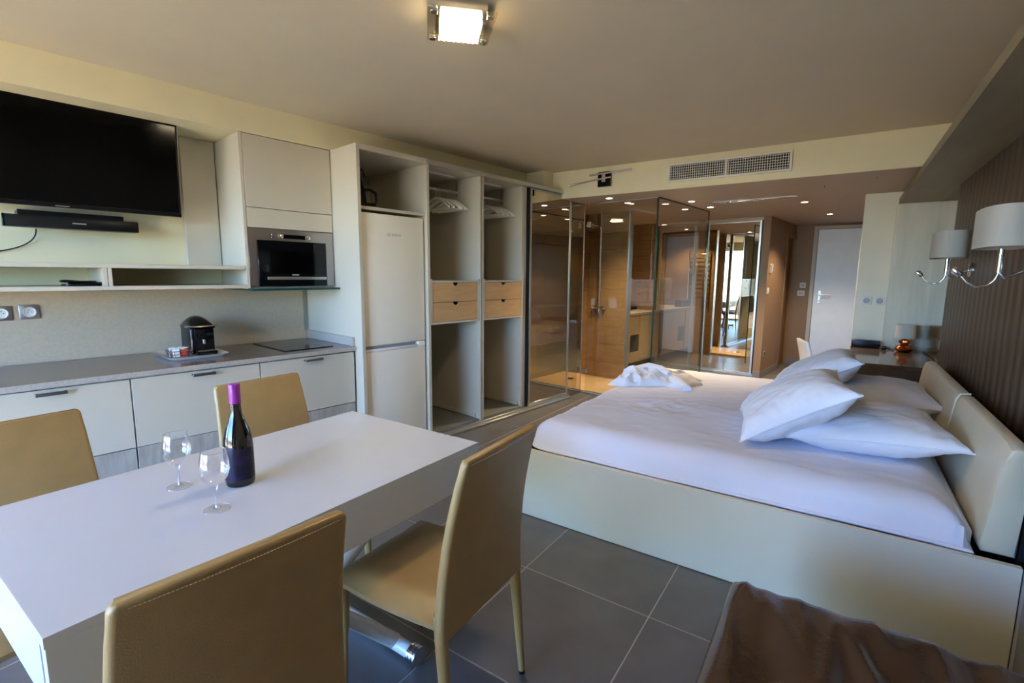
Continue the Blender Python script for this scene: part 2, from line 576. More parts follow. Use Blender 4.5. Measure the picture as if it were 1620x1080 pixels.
sbox('ground_bounce', 'unseen sunlit ground added far below the terrace for bounced light', (-90, 90, -160, YB - 3.5, -6.2, -6.0), 'bounce_ground')  # unseen ground, added to bounce sunlight up onto the ceiling

def curtain(name, label, x0, x1, y, parent=None):
    bm = bmesh.new()
    n = int((x1 - x0) / 0.012)
    prev = None
    for i in range(n + 1):
        x = x0 + (x1 - x0) * i / n
        yy = y + 0.035 * math.sin(2 * PI * (x - x0) / 0.11) + 0.01 * math.sin(31 * x)
        a, b = bm.verts.new((x, yy, 0.02)), bm.verts.new((x, yy, 2.40))
        if prev:
            bm.faces.new((prev[0], a, b, prev[1]))
        prev = (a, b)
    o = link(name, bm, 'curtain', parent, smooth=True)
    md = o.modifiers.new('thick', 'SOLIDIFY')
    md.thickness = 0.003
    return tag(o, label, 'curtain')
curtain('curtain', 'olive green curtain drawn aside at the terrace window, nearer the kitchen', -2.75, -2.45, YB + 0.12)
curtain('curtain', 'olive green curtain drawn aside at the terrace window, nearer the bed', -0.78, -0.2, YB + 0.12)

# entrance door
dr = structure('door_1', 'pale grey entrance door with lever handle')
box('door_leaf', -0.375, 0.56, YE - 0.03, YE - 0.002, 0.005, 2.13, 'door_grey', dr, 0.003, 1)
box('door_frame', -0.435, -0.38, YE - 0.05, YE - 0.001, 0.003, 2.18, 'door_frame', dr, 0.003, 1)
box('door_frame', 0.565, 0.62, YE - 0.05, YE - 0.001, 0.003, 2.18, 'door_frame', dr, 0.003, 1)
box('door_frame', -0.38, 0.565, YE - 0.05, YE - 0.001, 2.135, 2.18, 'door_frame', dr, 0.003, 1)
h = box('handle_plate', -0.315, -0.275, YE - 0.04, YE - 0.03, 1.00, 1.20, 'satin_metal', dr, 0.004, 1)
tube('handle', [(-0.295, YE - 0.04, 1.13), (-0.295, YE - 0.085, 1.13), (-0.15, YE - 0.088, 1.13)], 0.009, 'satin_metal', h, 8)
lathe_o = box('key_cylinder', -0.303, -0.287, YE - 0.048, YE - 0.03, 1.02, 1.05, 'chrome', h, 0.003, 1)
# side door in the corridor
d2 = kthing('door_2', 'brown wooden side door in the tan corridor', None, -1.80, 8.6)
d2['kind'] = 'structure'
kbox('door_leaf', -1.87, -1.845, 8.30, 8.89, 0.005, 2.0, 'door_wood', d2, 0.003, 1)
for a, b in ((8.245, 8.30), (8.89, 8.945)):
    kbox('door_frame', -1.88, -1.778, a, b, 0.003, 2.055, 'corridor_paint', d2, 0.003, 1)
kbox('door_frame', -1.88, -1.778, 8.30, 8.89, 2.0, 2.055, 'corridor_paint', d2, 0.003, 1)

# ------------------------------------------------------------------ kitchen run
UF = -3.245                              # cabinet carcass front
UD = -3.225                              # door faces
GAP = 0.002
cab_spec = [(-0.72, -0.03, None, 'pale lacquered base cabinet at the near end of the kitchen run'),
            (-0.03, 0.572, (0.20, 0.317), 'pale base cabinet behind the chair nearest the window, under the sockets'),
            (0.572, 1.237, (0.856, 0.974), 'pale base cabinet with a bar handle below the coffee tray'),
            (1.237, 1.905, (1.522, 1.649), 'pale base cabinet below the hob, next to the wardrobe side')]
for v0, v1, hv, lab in cab_spec:
    c = kthing('base_cabinet', lab, 'cabinet', -3.6, (v0 + v1) / 2, 0, 'kitchen base cabinets')
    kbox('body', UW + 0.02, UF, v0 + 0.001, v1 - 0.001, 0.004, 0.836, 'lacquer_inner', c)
    d = kbox('door', UF + 0.0005, UD, v0 + 0.003, v1 - 0.003, 0.450, 0.830, 'lacquer', c, 0.0015, 1)
    kbox('lower_panel', UF + 0.0005, UD - 0.004, v0 + 0.003, v1 - 0.003, 0.03, 0.446, 'plinth_wood', c, 0.0015, 1)
    if hv:
        a, b = hv
        hb = bmesh.new()
        cu, cv, cz = c['ku'], c['kv'], c['kz']
        tube_bm(hb, [(UD - cu, a + 0.006 - cv, 0.811), (UD + 0.03 - cu, a + 0.006 - cv, 0.811)], 0.006, 8)
        tube_bm(hb, [(UD - cu, b - 0.006 - cv, 0.811), (UD + 0.03 - cu, b - 0.006 - cv, 0.811)], 0.006, 8)
        bx(hb, UD + 0.024 - cu, UD + 0.036 - cu, a - cv, b - cv, 0.803, 0.819, 0.002, 1)
        link('handle', hb, 'handle_metal', d, smooth=True)

wt = kthing('worktop', 'grey stone worktop running along the kitchen wall', 'worktop', -3.58, 0.6, 0.838)
kbox('slab', UW + 0.014, -3.213, -0.72, 1.912, 0.8385, 0.868, 'worktop', wt, 0.002, 1)
kbox('front_edge', -3.213, -3.208, -0.72, 1.912, 0.8385, 0.8675, 'worktop_edge', wt, 0.001, 1)
kbox('upstand', UW + 0.02, -3.23, 1.898, 1.917, 0.869, 0.936, 'worktop_edge', wt, 0.001, 1)

sp = kthing('backsplash', 'speckled beige stone backsplash behind the worktop', 'backsplash', UW, 0.6, 0.868)
kbox('panel', UW + 0.001, UW + 0.012, -0.9, 1.915, 0.869, 1.298, 'splash_stone', sp)
kbox('edge_profile', UW + 0.001, UW + 0.02, 1.880, 1.894, 0.937, 1.296, 'satin_metal', sp)

def socket(u, v, z, lab, w=0.086, face='u', n=1):
    s = kthing('wall_socket', lab, 'socket', u, v, z, None)
    kbox('plate', u, u + 0.008, v - w / 2, v + w / 2, z - 0.041, z + 0.041, 'satin_metal', s, 0.003, 2)
    bm = bmesh.new()
    lathe_bm(bm, [(0.002, 0.0), (0.022, 0.0), (0.024, 0.005), (0.029, 0.005), (0.029, 0.0)], 28, cap0=True, cap1=False)
    bmesh.ops.rotate(bm, verts=bm.verts, matrix=Matrix.Rotation(PI / 2, 3, 'Y'))
    bmesh.ops.translate(bm, verts=bm.verts, vec=(0.0085, 0, 0))
    ins = link('insert', bm, 'plastic_white', s, smooth=True)
    for dy, dz in ((-0.009, 0), (0.009, 0), (0, 0.011)):
        bm = bmesh.new()
        lathe_bm(bm, [(0.0025, 0), (0.0025, 0.001)], 8)
        bmesh.ops.rotate(bm, verts=bm.verts, matrix=Matrix.Rotation(PI / 2, 3, 'Y'))
        bmesh.ops.translate(bm, verts=bm.verts, vec=(0.0088, dy, dz))
        link('pin_hole', bm, 'black_plastic', ins)
socket(UW + 0.0125, 0.155, 1.165, 'steel framed wall socket on the backsplash, cut by the picture edge')
socket(UW + 0.0125, 0.268, 1.168, 'steel framed wall socket on the backsplash, nearer the coffee machine')

hob = kthing('cooking_hob', 'black glass cooking hob set in the worktop', 'hob', -3.6, 1.63, 0.868)
kbox('glass_plate', -3.87, -3.33, 1.446, 1.80, 0.8685, 0.874, 'black_gloss', hob, 0.001, 1)
for i in range(3):
    kbox('touch_key', -3.352, -3.344, 1.58 + 0.05 * i, 1.60 + 0.05 * i, 0.8741, 0.8745, 'plastic_grey', hob)

# open shelf unit
sh = kthing('wall_shelf', 'long white open box shelf under the television', 'shelf', -3.7, 0.3, 1.3)
kbox('bottom_board', UW, -3.48, -0.9, 1.283, 1.299, 1.322, 'lacquer', sh, 0.001, 1)
kbox('top_board', UW, -3.48, -0.9, 1.283, 1.422, 1.445, 'lacquer', sh, 0.001, 1)
kbox('divider', UW + 0.001, -3.482, 0.545, 0.563, 1.3225, 1.4215, 'lacquer', sh)
kbox('divider', UW + 0.001, -3.482, 0.566, 0.584, 1.3225, 1.4215, 'lacquer', sh)

# tall panel behind the TV
tp = kthing('wall_panel', 'tall pale panel on the wall between television and oven cabinet', 'panel', -3.93, 1.17, 1.446)
kbox('panel_board', UW + 0.001, UW + 0.045, 1.075, 1.283, 1.446, 2.30, 'lacquer', tp, 0.002, 1)

# upper cabinet with microwave
uc = kthing('upper_cabinet', 'pale upper cabinet with lift door above the built-in microwave', 'cabinet', -3.7, 1.6, 1.3)
kbox('side_panel', UW, -3.48, 1.288, 1.308, 1.296, 2.300, 'lacquer', uc, 0.001, 1)
kbox('top_panel', UW, -3.50, 1.309, 1.912, 2.28, 2.300, 'lacquer', uc)
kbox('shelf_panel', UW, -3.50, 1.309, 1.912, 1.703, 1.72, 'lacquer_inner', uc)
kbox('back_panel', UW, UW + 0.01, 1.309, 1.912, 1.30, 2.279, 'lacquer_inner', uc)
kbox('lift_door', -3.499, -3.479, 1.311, 1.914, 1.835, 2.297, 'lacquer', uc, 0.0015, 1)
kbox('fixed_strip', -3.499, -3.481, 1.311, 1.914, 1.704, 1.831, 'lacquer', uc, 0.0015, 1)
kbox('bottom_panel', UW, -3.50, 1.309, 1.912, 1.299, 1.307, 'lacquer_inner', uc)

mw = kthing('microwave_oven', 'built-in steel microwave with black glass door', 'microwave', -3.6, 1.6, 1.308)
kbox('body', UW + 0.05, -3.50, 1.33, 1.90, 1.309, 1.69, 'black_plastic', mw)
kbox('steel_front', -3.499, -3.482, 1.311, 1.914, 1.309, 1.700, 'steel', mw, 0.001, 1)
dd = kbox('glass_door', -3.481, -3.466, 1.362, 1.848, 1.312, 1.622, 'black_gloss', mw, 0.002, 1)
kbox('window_mesh', -3.4659, -3.4655, 1.44, 1.765, 1.40, 1.55, 'screen', dd)
mhb = bmesh.new()
for v in (1.42, 1.81):
    tube_bm(mhb, [(-3.466 + 3.6, v - 1.6, 0.058), (-3.44 + 3.6, v - 1.6, 0.058)], 0.006, 8)
bx(mhb, -3.445 + 3.6, -3.432 + 3.6, 1.405 - 1.6, 1.825 - 1.6, 0.048, 0.068, 0.002, 1)
link('handle', mhb, 'alu', dd, smooth=True)
kbox('badge', -3.4657, -3.4652, 1.585, 1.635, 1.386, 1.394, 'plastic_grey', dd, 0.0001, 1)
kbox('display', -3.4815, -3.479, 1.545, 1.70, 1.640, 1.668, 'black_gloss', mw)
for v in (1.525, 1.72):
    bm = bmesh.new()
    lathe_bm(bm, [(0.014, 0), (0.013, 0.016), (0.010, 0.018)], 20)
    bmesh.ops.rotate(bm, verts=bm.verts, matrix=Matrix.Rotation(PI / 2, 3, 'Y'))
    bmesh.ops.translate(bm, verts=bm.verts, vec=(-3.4815 + 3.6, v - 1.6, 1.654 - 1.308))
    link('knob', bm, 'chrome', mw, smooth=True)
for z in (1.645, 1.663):
    kbox('button', -3.482, -3.478, 1.464, 1.476, z - 0.006, z + 0.006, 'chrome', mw, 0.002, 1)

hg = kthing('hood_plate', 'dark green glass plate of the extractor under the microwave', 'hood', -3.6, 1.6, 1.28)
kbox('glass_plate', UW + 0.02, -3.40, 1.29, 1.912, 1.283, 1.2985, 'hood_glass', hg, 0.001, 1)

# television, sound bar, cable
tv = kthing('television', 'large black flat television tilted on the wall', 'television', -3.65, 0.385, 1.74)
tv.rotation_euler = (0, 0, -D)
tilt = math.radians(5)
def tvbox(name, x0, x1, y0, y1, z0, z1, m, par, bev=0.0):
    bm = bmesh.new()
    bx(bm, x0, x1, y0, y1, z0, z1, bev, 1)
    bmesh.ops.rotate(bm, verts=bm.verts, matrix=Matrix.Rotation(tilt, 3, 'Y'))
    bmesh.ops.translate(bm, verts=bm.verts, vec=(-0.055, 0, 0.008))
    return link(name, bm, m, par, smooth=bev > 0)
tvbox('casing', -0.045, 0.0, -0.615, 0.615, 0.0, 0.585, 'black_plastic', tv, 0.004)
tvbox('screen', 0.0005, 0.002, -0.605, 0.605, 0.028, 0.577, 'screen', tv)
tvbox('lower_bezel', 0.0005, 0.004, -0.615, 0.615, 0.0, 0.022, 'black_gloss', tv)
tvbox('trim_line', 0.0042, 0.005, -0.615, 0.615, 0.0, 0.003, 'satin_metal', tv)
tvbox('side_line', -0.01, 0.004, 0.6155, 0.6175, 0.0, 0.585, 'satin_metal', tv)
tvbox('badge', 0.0042, 0.0048, 0.02, 0.08, 0.009, 0.014, 'satin_metal', tv)
box('wall_mount', -0.245, -0.10, -0.15, 0.15, 0.15, 0.45, 'black_plastic', tv)
sb = kthing('sound_bar', 'slim black sound bar mounted below the television', 'speaker', -3.78, 0.47, 1.63)
kbox('bar', -3.84, -3.75, 0.20, 0.782, 1.640, 1.704, 'black_plastic', sb, 0.006, 2)
kbox('end_cap', -3.842, -3.7485, 0.196, 0.208, 1.639, 1.705, 'black_gloss', sb, 0.003, 1)
kbox('bracket', UW, -3.80, 0.26, 0.72, 1.7045, 1.735, 'black_plastic', sb, 0.002, 1)
kbox('badge', -3.7499, -3.7492, 0.475, 0.535, 1.669, 1.675, 'plastic_grey', sb)
cbm = bmesh.new()
cpts = []
for i in range(25):
    t = i / 24
    v = 0.335 - 0.02 * t - 0.42 * t * t
    z = 1.64 - 0.17 * math.sin(t * PI / 2) ** 0.8 + 0.02 * t
    cpts.append(W(-3.90 - 0.035 * min(1, t * 3), v, z))
tag(tube('power_cable', cpts, 0.0035, 'black_plastic', None, 8), 'thin black cable hanging below the sound bar', 'cable')

# remote tray on the shelf
rm = kthing('phone_tray', 'black plastic tray lying on the open shelf', 'tray', -3.6, 0.47, 1.3225)
bm = bmesh.new()
for sx, z0, z1, r in ((1, 0.0, 0.008, 0.03),):
    prism_bm(bm, rrect(0.12, 0.17, 0.03, 4), 0.0005, 0.010)
link('tray_base', bm, 'black_plastic', rm)
bm = bmesh.new()
pts = rrect(0.125, 0.175, 0.032, 4)
tube_bm(bm, [(x, y, 0.014 + 0.012 * (y < -0.05)) for x, y in pts], 0.007, 8, closed=True)
link('rim', bm, 'black_gloss', rm, smooth=True)
box('remote', -0.025, 0.02, -0.06, 0.06, 0.0105, 0.028, 'black_gloss', rm, 0.006, 2)
box('label_strip', -0.02, 0.012, 0.01, 0.04, 0.0282, 0.0286, 'plastic_grey', rm)

# coffee tray
tr = kthing('serving_tray', 'white rectangular serving tray under the coffee machine', 'tray', -3.63, 0.972, 0.868)
bm = bmesh.new()
o1, o2, o3 = rrect(0.30, 0.36, 0.03, 4), rrect(0.345, 0.40, 0.045, 4), rrect(0.331, 0.386, 0.04, 4)
i1 = rrect(0.285, 0.345, 0.028, 4)
def ring(o, z): return [bm.verts.new((y, x, z)) for x, y in o]
r0, r1, r2, r3 = ring(o1, 0.001), ring(o2, 0.018), ring(o3, 0.018), ring(i1, 0.006)
for a, b in ((r0, r1), (r1, r2), (r2, r3)):
    for i in range(len(a)):
        bm.faces.new((a[i], a[(i + 1) % len(a)], b[(i + 1) % len(b)], b[i]))
bm.faces.new(r0); bm.faces.new(r3)
link('tray_body', bm, 'white_gloss', tr, smooth=True)

cm = kthing('coffee_machine', 'black capsule coffee machine with chrome lever on the white tray', 'coffee machine', -3.67, 1.035, 0.8745)
bm = bmesh.new()
bx(bm, -0.12, 0.075, -0.056, 0.056, 0.0, 0.155, 0.008, 2)
link('body', bm, 'black_plastic', cm, smooth=True)
bm = bmesh.new()                           # rounded head
n = 14
ringsA = []
prof = [(-0.13 + 0.235 * i / 12, 0.155 + 0.062 * math.sin(PI * min(1, (i / 12) ** 0.8)) ** 0.7) for i in range(13)]
for x, zt in prof:
    ringsA.append([bm.verts.new((x, 0.060 * math.cos(PI * j / n) * (1 if zt > 0.16 else 0.9), 0.150 + (zt - 0.150) * math.sin(PI * j / n))) for j in range(n + 1)])
for i in range(len(ringsA) - 1):
    for j in range(n):
        bm.faces.new((ringsA[i][j], ringsA[i][j + 1], ringsA[i + 1][j + 1], ringsA[i + 1][j]))
    bm.faces.new((ringsA[i][0], ringsA[i + 1][0], ringsA[i + 1][n], ringsA[i][n]))
link('head', bm, 'black_gloss', cm, smooth=True)
box('brew_front', 0.0755, 0.098, -0.045, 0.045, 0.085, 0.152, 'black_gloss', cm, 0.006, 2)
tube('lever', [(0.02, -0.066, 0.158), (0.09, -0.066, 0.163), (0.112, -0.05, 0.164), (0.118, 0, 0.164), (0.112, 0.05, 0.164), (0.09, 0.066, 0.163), (0.02, 0.066, 0.158)], 0.0045, 'chrome', cm, 8)
tube('chrome_edge', [(0.080, -0.056, 0.012), (0.080, -0.056, 0.145)], 0.0035, 'chrome', cm, 8)
box('drip_tray', 0.0755, 0.145, -0.05, 0.05, 0.0, 0.022, 'black_gloss', cm, 0.008, 2)
box('drip_grid', 0.082, 0.138, -0.042, 0.042, 0.0222, 0.0245, 'satin_metal', cm, 0.001, 1)
lathe_b = bmesh.new()
lathe_bm(lathe_b, [(0.008, 0.06), (0.010, 0.085)], 14, 0.088, 0.0)
link('spout', lathe_b, 'chrome', cm, smooth=True)

cm.scale = (1.12, 1.2, 1.12)
bk = kthing('wire_basket', 'small dark wire basket with sachets beside the coffee machine', 'basket', -3.56, 0.885, 0.8745)
for k, z in enumerate((0.004, 0.022, 0.042)):
    s = 0.85 + 0.15 * z / 0.042
    tube('basket_wire', [(x * s, y * s, z) for x, y in rrect(0.125, 0.115, 0.02, 3)], 0.0022 if k < 2 else 0.0032, 'handle_metal', bk, 6, closed=True)
for i in range(20):
    o = rrect(0.125, 0.115, 0.02, 3)
    a = o[int(i * len(o) / 20) % len(o)]
    tube('basket_wire', [(a[0] * 0.85, a[1] * 0.85, 0.004), (a[0], a[1], 0.042)], 0.0016, 'handle_metal', bk, 5)
sach = [(-0.02, -0.03, 'paper_white', 0.6), (0.0, 0.0, 'red_print', 0.2), (0.03, 0.02, 'red_print', -0.3), (-0.03, 0.025, 'paper_white', 0.9),
        (0.035, -0.02, 'paper_white', -0.5), (0.01, 0.035, 'red_print', 0.4)]
names_s = ['white paper sachet standing at the back of the wire basket', 'red printed sachet in the middle of the wire basket',
           'red printed sachet at the front of the wire basket', 'white paper sachet near the coffee machine side of the basket',
           'white paper sachet at the front edge of the wire basket', 'red printed sachet next to the coffee machine side of the basket']
for (sx, sy, sm, a), lab in zip(sach, names_s):
    s = kthing('sachet', lab, 'sachet', -3.56 + sx, 0.885 + sy, 0.8775, 'sachets in the wire basket')
    bm = bmesh.new()
    bx(bm, -0.005, 0.005, -0.020, 0.020, 0.0, 0.052, 0.004, 2)
    bmesh.ops.rotate(bm, verts=bm.verts, matrix=Matrix.Rotation(a * 0.4, 3, 'Y') @ Matrix.Rotation(a, 3, 'Z'))
    zmin = min(v.co.z for v in bm.verts)
    bmesh.ops.translate(bm, verts=bm.verts, vec=(0, 0, -zmin))
    link('packet', bm, sm, s, smooth=True)
    box('seal', -0.0008, 0.0008, -0.018, 0.018, 0.046, 0.057, 'paper_white', s)

# ------------------------------------------------------------------ wardrobe with fridge bay
UFr = -3.13
wd = kthing('wardrobe', 'tall pale open wardrobe with hanging bays and birch drawers', 'wardrobe', -3.54, 2.9, 0)
kbox('side_panel', UW, UFr, 1.919, 1.945, 0.003, 2.30, 'lacquer', wd, 0.001, 1)
kbox('top_panel', UW, UFr, 1.946, 4.56, 2.262, 2.30, 'lacquer', wd, 0.001, 1)
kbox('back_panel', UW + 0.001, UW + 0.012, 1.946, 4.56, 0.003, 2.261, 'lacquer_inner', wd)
kbox('divider', UW + 0.013, UFr - 0.004, 2.538, 2.563, 0.003, 2.261, 'lacquer', wd, 0.001, 1)
kbox('divider', UW + 0.013, UFr - 0.004, 3.135, 3.150, 0.003, 2.261, 'lacquer', wd, 0.001, 1)
kbox('divider', UW + 0.013, UFr - 0.004, 3.165, 3.182, 0.003, 2.261, 'lacquer', wd, 0.001, 1)
kbox('divider', UW + 0.013, UFr - 0.03, 3.745, 3.812, 0.003, 2.261, 'lacquer', wd, 0.001, 1)
kbox('divider_edge', UFr - 0.06, UFr - 0.006, 3.814, 3.836, 0.06, 2.255, 'black_plastic', wd)
kbox('bottom_panel', UW + 0.013, UFr - 0.02, 2.564, 3.134, 0.004, 0.06, 'bay_floor_shaded', wd)
kbox('bottom_panel', UW + 0.013, UFr - 0.02, 3.183, 3.744, 0.004, 0.06, 'bay_floor_shaded', wd)
kbox('end_panel', UW + 0.013, UFr - 0.06, 4.53, 4.558, 0.003, 2.261, 'lacquer', wd)
kbox('top_shelf', UW + 0.013, UFr - 0.03, 1.946, 2.537, 1.862, 1.884, 'lacquer', wd, 0.001, 1)
kbox('floor_rail', UFr - 0.02, UFr + 0.022, 2.51, 4.56, 0.003, 0.045, 'alu', wd, 0.002, 1)
kbox('floor_rail', UFr + 0.023, UFr + 0.04, 2.51, 4.56, 0.003, 0.022, 'alu', wd, 0.002, 1)
kbox('top_rail', UFr - 0.002, UFr + 0.012, 2.54, 4.56, 2.262, 2.298, 'alu', wd, 0.001, 1)
for v0, v1 in ((2.564, 3.134), (3.183, 3.744)):
    kbox('light_strip', -3.36, -3.31, v0 + 0.14, v1 - 0.14, 2.246, 2.2615, 'plastic_white', wd, 0.002, 1)
    kbox('drawer_case', UW + 0.013, UFr - 0.008, v0 + 0.001, v0 + 0.022, 0.985, 1.362, 'lacquer', wd)
    kbox('drawer_case', UW + 0.013, UFr - 0.008, v1 - 0.022, v1 - 0.001, 0.985, 1.362, 'lacquer', wd)
    kbox('drawer_case', UW + 0.013, UFr - 0.008, v0 + 0.0225, v1 - 0.0225, 1.334, 1.350, 'lacquer', wd)
    kbox('drawer_case', UW + 0.013, UFr - 0.008, v0 + 0.0225, v1 - 0.0225, 0.985, 1.003, 'lacquer', wd)
    for z0, z1 in ((1.006, 1.166), (1.170, 1.331)):
        # drawer front with half-moon finger notch
        bm = bmesh.new()
        vm = (v0 + v1) / 2
        out = [(v0 + 0.025, z0), (v1 - 0.025, z0), (v1 - 0.025, z1)]
        for k in range(9):
            a = PI * k / 8
            out.append((vm + 0.036 * math.cos(a), z1 - 0.026 * math.sin(a)))
        out.append((v0 + 0.025, z1))
        fa = [bm.verts.new((UFr - 0.030 + 3.54, p - 2.9, z)) for p, z in out]
        fb = [bm.verts.new((UFr - 0.012 + 3.54, p - 2.9, z)) for p, z in out]
        for k in range(len(out)):
            bm.faces.new((fa[k], fa[(k + 1) % len(out)], fb[(k + 1) % len(out)], fb[k]))
        bm.faces.new(fa); bm.faces.new(list(reversed(fb)))
        dw = link('drawer', bm, 'birch', wd)
        kbox('drawer_inside', UW + 0.05, UFr - 0.031, v0 + 0.03, v1 - 0.03, z0 + 0.004, z1 - 0.03, 'door_wood', dw)
    kbox('rail_bracket', -3.44, -3.41, v0 + 0.001, v0 + 0.012, 2.10, 2.245, 'satin_metal', wd)
    kbox('rail_bracket', -3.44, -3.41, v1 - 0.012, v1 - 0.001, 2.10, 2.245, 'satin_metal', wd)
    tube('hanging_rail', [(-3.425 + 3.54, v0 + 0.012 - 2.9, 2.145), (-3.425 + 3.54, v1 - 0.012 - 2.9, 2.145)], 0.012, 'alu', wd, 12)
    kbox('slide_rail', UW + 0.1, UFr - 0.06, v1 - 0.016, v1 - 0.001, 0.068, 0.098, 'lacquer', wd)

# mirrored sliding doors continuing the wardrobe
def mirror_door(label, v0, v1, u, z0, z1, m='mirror_bronze', grp='mirrored sliding doors beside the wardrobe', fw=0.028):
    d = kthing('mirror_door', label, 'mirror door', u, (v0 + v1) / 2, z0, grp)
    kbox('mirror_sheet', u - 0.012, u - 0.006, v0 + fw * 0.5, v1 - fw * 0.5, z0 + 0.012, z1 - 0.012, m, d)
    kbox('stile', u - 0.02, u, v0, v0 + fw, z0, z1, 'alu', d, 0.002, 1)
    kbox('stile', u - 0.02, u, v1 - fw, v1, z0, z1, 'alu', d, 0.002, 1)
    kbox('rail', u - 0.02, u, v0 + fw, v1 - fw, z0, z0 + 0.02, 'alu', d, 0.002, 1)
    kbox('rail', u - 0.02, u, v0 + fw, v1 - fw, z1 - 0.012, z1, 'satin_metal', d, 0.002, 1)
    return d
mirror_door('bronze mirror sliding door in aluminium frame next to the open wardrobe bays', 3.838, 4.555, UFr + 0.0, 0.047, 2.255)
mp = kthing('mirror_panel', 'narrow bronze mirror panel between sliding door and shower glass', 'mirror panel', -3.16, 4.71, 0)
kbox('mirror_sheet', -3.168, -3.162, 4.575, 4.862, 0.01, 2.205, 'mirror_bronze', mp)
kbox('backing_board', -3.19, -3.1685, 4.575, 4.862, 0.005, 2.208, 'lacquer_inner', mp)
kbox('top_edge', -3.17, -3.158, 4.575, 4.862, 2.2055, 2.2095, 'black_plastic', mp)
kbox('end_edge', -3.19, -3.158, 4.8625, 4.868, 0.005, 2.208, 'alu', mp)

# fridge
fr = kthing('fridge', 'tall white fridge freezer built into the wardrobe bay', 'fridge', -3.5, 2.25, 0.004)
kbox('body', UW + 0.06, -3.235, 1.962, 2.52, 0.03, 1.838, 'fridge_white', fr, 0.004, 2)
kbox('base', UW + 0.07, -3.24, 1.97, 2.51, 0.004, 0.0295, 'black_plastic', fr)
du = kbox('upper_door', -3.231, -3.165, 1.958, 2.524, 0.862, 1.842, 'fridge_white', fr, 0.006, 3)
dl = kbox('lower_door', -3.231, -3.165, 1.958, 2.524, 0.06, 0.815, 'fridge_white', fr, 0.006, 3)
kbox('grip', -3.231, -3.195, 1.96, 2.44, 0.8155, 0.8605, 'plastic_grey', dl)
kbox('grip_end', -3.231, -3.1655, 2.45, 2.524, 0.8155, 0.8600, 'fridge_white', dl, 0.006, 3)
kbox('grip_lip', -3.19, -3.166, 1.96, 2.45, 0.8155, 0.838, 'white_gloss', dl, 0.006, 2)
text_mesh('logo', 'BOSCH', 0.026, 'plastic_grey', du, (-3.1646 + 3.5, 2.262 - 2.25, 1.690), (PI / 2, 0, PI / 2), 0.0003)
bm = bmesh.new()
tube_bm(bm, [(0, 0.011 * math.cos(2 * PI * i / 20), 0.011 * math.sin(2 * PI * i / 20)) for i in range(20)], 0.0012, 6, closed=True)
tube_bm(bm, [(0, -0.004, -0.006), (0, -0.004, 0.006)], 0.0012, 6)
tube_bm(bm, [(0, 0.004, -0.006), (0, 0.004, 0.006)], 0.0012, 6)
tube_bm(bm, [(0, -0.004, 0), (0, 0.004, 0)], 0.0012, 6)
bmesh.ops.translate(bm, verts=bm.verts, vec=(-3.1648 + 3.5, 2.195 - 2.25, 1.690))
link('emblem', bm, 'plastic_grey', du)

# small black appliance on the shelf over the fridge
ir = kthing('handled_appliance', 'black appliance with loop handle standing on the shelf above the fridge', 'appliance', -3.30, 2.115, 1.885)
bm = bmesh.new()
sole = [(0.0, -0.05), (0.045, -0.045), (0.05, 0), (0.045, 0.05), (0.0, 0.055), (-0.05, 0.05), (-0.06, 0), (-0.05, -0.045)]
for k, (s, z) in enumerate(((1, 0.0), (0.95, 0.05), (0.75, 0.11), (0.4, 0.17), (0.1, 0.21))):
    rr = [bm.verts.new((x * s * 0.7, y * s * 0.55 - 0.06, z)) for x, y in sole]
    if k:
        for i in range(8):
            bm.faces.new((pr_[i], pr_[(i + 1) % 8], rr[(i + 1) % 8], rr[i]))
    else:
        bm.faces.new(list(reversed(rr)))
    pr_ = rr
bm.faces.new(pr_)
link('sole_body', bm, 'black_plastic', ir, smooth=True)
tube('handle', [(0.02, -0.04, 0.03), (0.02, 0.045, 0.035), (0.02, 0.06, 0.06), (0.02, 0.05, 0.12), (0.02, 0.0, 0.14), (0.02, -0.05, 0.13)], 0.011, 'black_plastic', ir, 10)
tube('cord', [(0.0, -0.06, 0.2), (0.02, -0.08, 0.25), (0.04, -0.075, 0.28), (0.05, -0.06, 0.22)], 0.005, 'black_plastic', ir, 8)

# clothes hangers
def make_hanger():
    hroot = thing('clothes_hanger', 'x', 'hanger', (0, 0, 0), -D, 'white hangers')
    bm = bmesh.new()
    pts = []
    for i in range(21):
        s = -1 + 2 * i / 20
        pts.append((s * 0.215, 0.012 * (1 - s * s), -0.075 - 0.095 * abs(s) ** 1.35))
    tube_bm(bm, pts, [0.008 + 0.004 * (1 - abs(-1 + 2 * i / 20)) for i in range(21)], 8)
    link('shoulder', bm, 'hanger_white', hroot, smooth=True)
    tube('bar', [(-0.19, 0.004, -0.168), (0.19, 0.004, -0.168)], 0.005, 'hanger_white', hroot, 8)
    hp = [(0, 0.012, -0.075), (0, 0.012, -0.035)]
    for i in range(13):
        a = -PI / 2 + 1.55 * PI * i / 12
        hp.append((0.0155 * math.cos(a), 0.012, -0.0002 + 0.0155 * math.sin(a) * 1.0 + 0.0))
    tube('hook', hp, 0.002, 'chrome', hroot, 6)
    return hroot
h0 = make_hanger()
k = 0
ordw = ['first', 'second', 'third', 'fourth', 'fifth', 'sixth']
for bay, (vs, lab) in enumerate((((3.07, 3.035, 2.995, 2.955, 2.91, 2.86), 'hanging bay next to the fridge'),
                                 ((3.685, 3.65, 3.61, 3.57, 3.53, 3.485), 'hanging bay next to the mirror door'))):
    for i, v in enumerate(vs):
        hh = h0 if k == 0 else copy_tree(h0)
        k += 1
        hh.location = W(-3.425 + random.uniform(-.004, .004), v, 2.1432)
        hh.rotation_euler[2] = -D + random.uniform(-0.10, 0.10)
        hh['label'] = '%s white hanger from the far end of the %s' % (ordw[i], lab)
        hh['group'] = 'white hangers in the ' + lab
